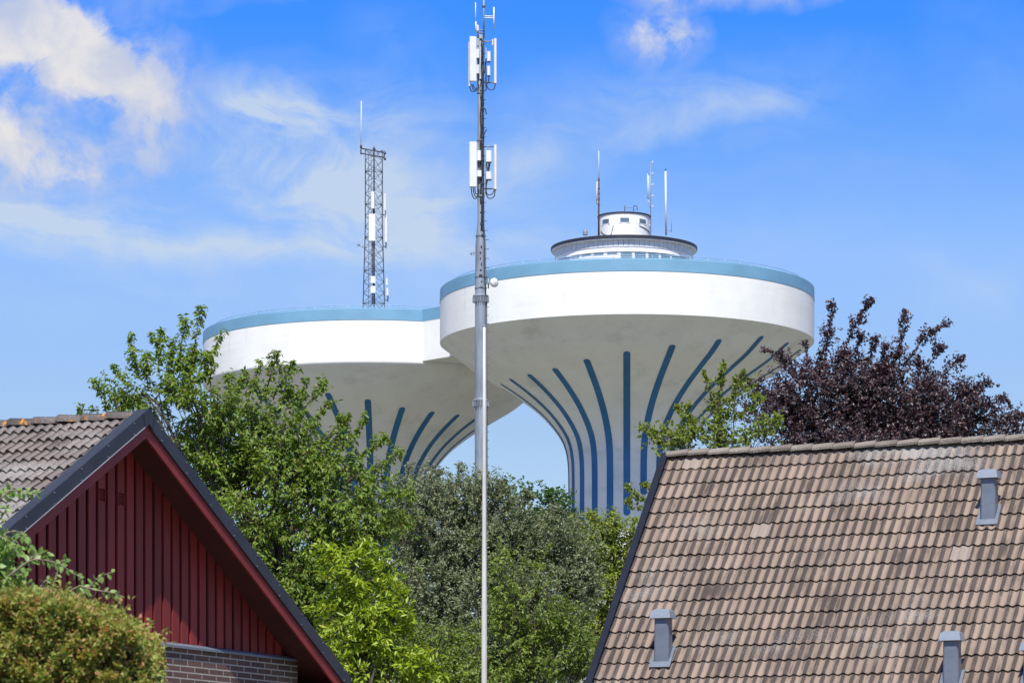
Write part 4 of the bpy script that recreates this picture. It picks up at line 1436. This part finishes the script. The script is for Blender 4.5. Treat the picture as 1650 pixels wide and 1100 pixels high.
grow('young_tree', 'bright yellow green young tree beside the red gable eave', 'tree', 52, 600,
     [(545, 905, 30, 22, .8), (590, 920, 32, 26, .8), (560, 950, 50, 38), (590, 985, 62, 42), (545, 1000, 45, 35, .8), (620, 1030, 55, 42), (575, 1050, 60, 40), (650, 1080, 55, 32), (560, 1095, 70, 35), (680, 1100, 45, 20, .8), (640, 965, 22, 24, .7)],
     [([(540, 905), (535, 890), (530, 882)], 13), ([(585, 915), (588, 895), (590, 880)], 15), ([(630, 970), (642, 960), (652, 955)], 12), ([(650, 1060), (690, 1072), (715, 1090)], 12), ([(610, 990), (640, 985), (662, 990)], 13)],
     M['leaf_lime'], leaf=(.13, .036), dens=1.0, clump_r=.20, twigs=7, per=9, droop=.12, upw=.55, twig_l=.30, trunk_r=.07, normal_up=.9, twig_draw=.2)

grow('copper_beech', 'dark purple leaved tree rising behind the beige tiled roof', 'tree', 80, 1430,
     [(1300, 635, 74, 56, .9), (1260, 672, 70, 48, .9), (1380, 632, 74, 62), (1440, 648, 88, 62), (1510, 652, 80, 55, .9), (1350, 690, 110, 50), (1480, 700, 130, 50), (1580, 690, 70, 38, .85), (1560, 650, 45, 40, .7), (1640, 695, 40, 26, .7), (1400, 760, 200, 70)],
     [([(1350, 640), (1362, 600), (1358, 570)], 22), ([(1420, 640), (1432, 600), (1445, 575)], 24), ([(1300, 640), (1318, 600), (1322, 570)], 20), ([(1470, 640), (1482, 600), (1478, 575)], 20), ([(1395, 620), (1420, 590), (1425, 560)], 18), ([(1325, 600), (1335, 540), (1340, 487)], 15), ([(1345, 600), (1375, 530), (1402, 484)], 16), ([(1360, 590), (1380, 560), (1385, 540)], 15), ([(1430, 610), (1450, 550), (1458, 500)], 19), ([(1455, 590), (1490, 545), (1523, 524)], 17),
      ([(1395, 590), (1405, 565), (1408, 545)], 16), ([(1490, 600), (1505, 575), (1512, 560)], 16), ([(1515, 610), (1540, 585), (1553, 575)], 16), ([(1540, 640), (1570, 625), (1592, 615)], 13), ([(1570, 660), (1610, 640), (1628, 655)], 8),
      ([(1285, 600), (1260, 575), (1232, 563)], 14), ([(1250, 650), (1215, 625), (1200, 610)], 18), ([(1305, 590), (1300, 570), (1296, 555)], 14), ([(1600, 680), (1630, 672), (1650, 668)], 15), ([(1555, 640), (1580, 648), (1600, 655)], 13)],
     M['leaf_copper'], leaf=(.078, .044), dens=1.2, clump_r=.32, twigs=10, per=13, droop=.25, upw=.5, twig_l=.40, trunk_r=.2, normal_up=.5)

grow('young_tree', 'sparse fresh green young tree behind the left end of the beige roof', 'tree', 68, 1160,
     [(1165, 690, 50, 32, .6), (1110, 700, 45, 24, .7), (1220, 700, 40, 28, .9), (1185, 640, 26, 26, .6), (1090, 715, 40, 18, .8), (1190, 725, 60, 30, .8), (1110, 790, 60, 30, .6)],
     [([(1160, 720), (1158, 650), (1166, 584)], 13), ([(1165, 680), (1185, 630), (1198, 598)], 13), ([(1150, 660), (1142, 625), (1134, 600)], 10), ([(1130, 710), (1115, 680), (1106, 655)], 15), ([(1110, 710), (1080, 700), (1032, 686)], 12),
      ([(1120, 700), (1100, 670), (1090, 655)], 11), ([(1095, 715), (1068, 712), (1050, 700)], 12), ([(1180, 680), (1205, 660), (1222, 640)], 16), ([(1090, 800), (1045, 805), (1012, 784)], 11), ([(1085, 810), (1050, 820), (1010, 806)], 10), ([(1090, 795), (1055, 785), (1035, 780)], 9), ([(1210, 700), (1240, 690), (1250, 670)], 13)],
     M['leaf_sapling'], leaf=(.080, .050), dens=1.1, clump_r=.26, twigs=7, per=9, droop=.15, upw=.5, twig_l=.30, trunk_r=.06, fork=.6)

# a few more trees further off keep the tree line closed to either side
grow('broadleaf_tree', 'dark green tree glimpsed below the cherry branches by the gable', 'tree', 90, 470,
     [(420, 960, 120, 90), (520, 930, 110, 90), (600, 1000, 120, 90), (360, 900, 90, 80), (480, 1080, 200, 80)], [],
     M['leaf_dark'], leaf=(.12, .06), dens=.8, clump_r=.45, twigs=9, per=10, droop=.3, trunk_r=.2)

# ------------------------------------------------------------------ clipped hedge, close to the camera
YH_ = 16.0
mh = YH_ / F
hedge = thing('hedge', (P(60, 1000, YH_).x, YH_, 0), 'clipped golden green hedge in the near left corner', 'hedge')
prof_px = [(-330, 962), (-200, 956), (-60, 964), (0, 964), (50, 962), (90, 970), (130, 984), (170, 994), (195, 1006), (212, 1024), (222, 1062), (226, 1110), (228, 1300)]
def hedge_top(px):
    for (x0, y0), (x1, y1) in zip(prof_px[:-1], prof_px[1:]):
        if x0 <= px <= x1:
            return y0 + (y1 - y0) * (px - x0) / (x1 - x0)
    return 1300
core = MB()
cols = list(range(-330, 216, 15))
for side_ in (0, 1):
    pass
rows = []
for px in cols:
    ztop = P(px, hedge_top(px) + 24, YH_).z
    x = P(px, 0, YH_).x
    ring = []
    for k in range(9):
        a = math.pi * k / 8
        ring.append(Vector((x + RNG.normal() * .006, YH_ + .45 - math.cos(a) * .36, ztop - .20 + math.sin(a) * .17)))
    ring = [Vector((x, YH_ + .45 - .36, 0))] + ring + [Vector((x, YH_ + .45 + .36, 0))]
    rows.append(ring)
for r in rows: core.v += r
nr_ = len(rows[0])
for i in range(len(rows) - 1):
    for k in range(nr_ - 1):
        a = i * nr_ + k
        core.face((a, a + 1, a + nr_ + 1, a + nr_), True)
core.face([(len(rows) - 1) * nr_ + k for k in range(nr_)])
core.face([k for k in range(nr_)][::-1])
core.build('hedge_core', plain('hedge_interior', (0.035, 0.032, 0.014), 1.0, 0, .5, 25), hedge)  # added solid dark core that closes the view through the leaf shell
Cs, Ds, Ns = [], [], []
def lump(a, b_):
    return (math.sin(a * .052 + 1.3) * math.sin(b_ * .06 + .4) + .6 * math.sin(a * .13 + b_ * .09) + .5 * math.sin(a * .21 - b_ * .17 + 2)) / 2.1
nsp = 7600
for i in range(nsp):
    px = RNG.uniform(-330, 235) if RNG.random() < .3 else RNG.uniform(-20, 234)
    top = hedge_top(min(px, 226))
    stray = RNG.random() < .035
    if RNG.random() < .42:
        dep = RNG.uniform(0.02, .88)
        lp_ = lump(px, dep * 110)
        yy = top + abs(RNG.normal()) * 6 - lp_ * 9
        edge = abs(dep - .45) / .45
        yy += 46 * max(0, edge - .4) ** 1.4
        out = np.array((RNG.normal() * .3, -.35 + RNG.normal() * .3, 1.0))
    else:
        yy = top + 6 + RNG.random() ** .8 * (HOR - 1000 - 130 if RNG.random() < .85 else 560)
        lp_ = lump(px, yy)
        if lp_ < -.28 and RNG.random() < .6:
            continue
        dep = .07 - lp_ * .085 + RNG.normal() * .025
        out = np.array((RNG.normal() * .3, -.8, .55))
    if px > 200:
        dep = RNG.uniform(.03, .85); out = np.array((.8, -.45 + RNG.normal() * .3, .45))
        px += 9 * lump(dep * 120, yy)
    z = P(0, yy, YH_).z
    if z < .05: continue
    p_ = np.array((P(px, 0, YH_).x, YH_ + dep, z))
    out /= np.linalg.norm(out)
    d0 = out + RNG.normal(size=3) * .35; d0 /= np.linalg.norm(d0)
    ln = RNG.uniform(.03, .075) * (2.0 if stray else 1.0)
    k = RNG.integers(11, 17) + (6 if stray else 0)
    tt = RNG.random((k, 1))
    sd = RNG.normal(size=(k, 3))
    Cs.append(p_ + d0 * ln * tt + sd * (.003 if stray else .006)); Ds.append(sd * .7 + d0 * .7); Ns.append(np.array((0, -.3, .8)) + RNG.normal(size=(k, 3)) * .6)
C = np.concatenate(Cs); D = np.concatenate(Ds); Nn = np.concatenate(Ns); n = len(C)
leaves_object('foliage', C, D, Nn, .024 * RNG.uniform(.6, 1.3, n), .015 * RNG.uniform(.7, 1.2, n), M['leaf_hedge'], hedge, .2, .1)

# ------------------------------------------------------------------ leafy shrub behind the hedge, its shoots crossing the gable
YS = 22.0
shr = thing('shrub', (P(-40, 1000, YS).x, YS, 0), 'loose shrub with thin leafy shoots reaching across the red gable', 'shrub')
Z4 = lambda x, y: (x / 3.332, 770 + y / 3.332)
tw = [[(-260, 420), (0, 278), (90, 282), (130, 340), (158, 385)], [(-100, 620), (105, 465), (160, 428), (215, 402), (258, 405)], [(-60, 640), (110, 505), (200, 450), (300, 462), (390, 505), (462, 555)],
      [(150, 700), (255, 600), (292, 520), (318, 442), (338, 436)], [(300, 800), (410, 668), (470, 600), (530, 535), (596, 508)], [(380, 640), (450, 600), (545, 618), (620, 630), (672, 648)],
      [(-260, 260), (0, 130), (70, 78), (150, 90), (222, 92)], [(-200, 200), (0, 75), (40, 60)], [(120, 640), (140, 600), (230, 590), (330, 620)], [(-150, 500), (20, 330), (60, 345), (110, 420)], [(200, 640), (260, 560), (270, 575)],
      [(-150, 400), (0, 200), (20, 150)]]
st = MB()
Cs, Ds, Ns, Ls = [], [], [], []
for ti, pl in enumerate(tw):
    dy = RNG.uniform(-.25, .25)
    pts = [np.array(P(*Z4(x, y), YS)) + np.array((0, dy, 0)) for x, y in pl]
    pts = np.array(catmull([tuple(p) for p in pts], 8))
    rr = [.006 * (1 - .8 * i / len(pts)) + .0012 for i in range(len(pts))]
    st.tube([tuple(p) for p in pts], rr, 6, False)
    # carry the shoot down to the base of the shrub
    a = Vector(pts[0])
    st.tube(catmull([(shr['_loc'][0] + RNG.normal() * .05, YS + RNG.normal() * .05, 0), ((a.x + shr['_loc'][0]) / 2, YS, a.z * .55), tuple(a)], 5), [.018 - .0011 * i for i in range(11)], 6, False)
    seg = np.linalg.norm(np.diff(pts, axis=0), axis=1).sum()
    m_ = int(seg / .017)
    for i in range(m_):
        t = (i + .3) / m_
        j = int(t * (len(pts) - 2))
        tv = pts[j + 1] - pts[j]; tv /= np.linalg.norm(tv)
        sd = np.cross(tv, np.array((0, 1.0, 0))) * (1 if i % 2 else -1) + RNG.normal(size=3) * .35
        Cs.append(pts[j] + tv * RNG.uniform(0, .02)); Ds.append(sd * .75 + tv * .55 + np.array((0, 0, -.45))); Ns.append(np.array((0, -.5, .6)) + RNG.normal(size=3) * .45)
        Ls.append(RNG.uniform(.028, .052) * (1.0 - .25 * t))
# dense mass low at the left
for i in range(900):
    q = rand_dirs(1)[0] * RNG.random() ** .5
    c = np.array(P(-28, 938, YS)) + q * np.array((.30, .25, .17))
    Cs.append(c); Ds.append(RNG.normal(size=3) + np.array((.2, -.2, .2))); Ns.append(np.array((0, -.3, .8)) + RNG.normal(size=3) * .5); Ls.append(RNG.uniform(.03, .05))
for i in range(140):
    q = rand_dirs(1)[0] * RNG.random() ** .5
    c = np.array(P(4, 885, YS)) + q * np.array((.12, .2, .12))
    Cs.append(c); Ds.append(RNG.normal(size=3) + np.array((.2, -.2, -.2))); Ns.append(np.array((0, -.3, .8)) + RNG.normal(size=3) * .5); Ls.append(RNG.uniform(.03, .05))
st.build('stems', M['twig'], shr)


def broad_leaves(name, C, D, N_, Ls, ratio, mat, parent):
    """Eight-point leaf blades folded on the midrib."""
    D = D / np.linalg.norm(D, axis=1, keepdims=True)
    S = np.cross(D, N_); S /= np.maximum(1e-6, np.linalg.norm(S, axis=1, keepdims=True))
    NN = np.cross(S, D)
    mb = MB()
    for c, d, s, nn, l in zip(C, D, S, NN, Ls):
        c, d, s, nn = Vector(c), Vector(d), Vector(s), Vector(nn)
        b0 = len(mb.v)
        for t, w in ((0, 0), (.28, .40), (.6, .45), (.85, .22), (1, 0)):
            cur = c + d * (l * t) - nn * (l * .25 * t * t)
            mb.v.append(cur + s * (l * ratio * w) + nn * (l * .10 * w))
            mb.v.append(cur)
            mb.v.append(cur - s * (l * ratio * w) + nn * (l * .10 * w))
        for i in range(4):
            a = b0 + i * 3
            mb.face((a, a + 1, a + 4, a + 3), True); mb.face((a + 1, a + 2, a + 5, a + 4), True)
    return mb.build(name, mat, parent)


broad_leaves('leaves', np.array(Cs), np.array(Ds), np.array(Ns), np.array(Ls) * 1.3, .60, M['leaf_shrub'], shr)

for o in bpy.data.objects:
    if '_loc' in o:
        del o['_loc']
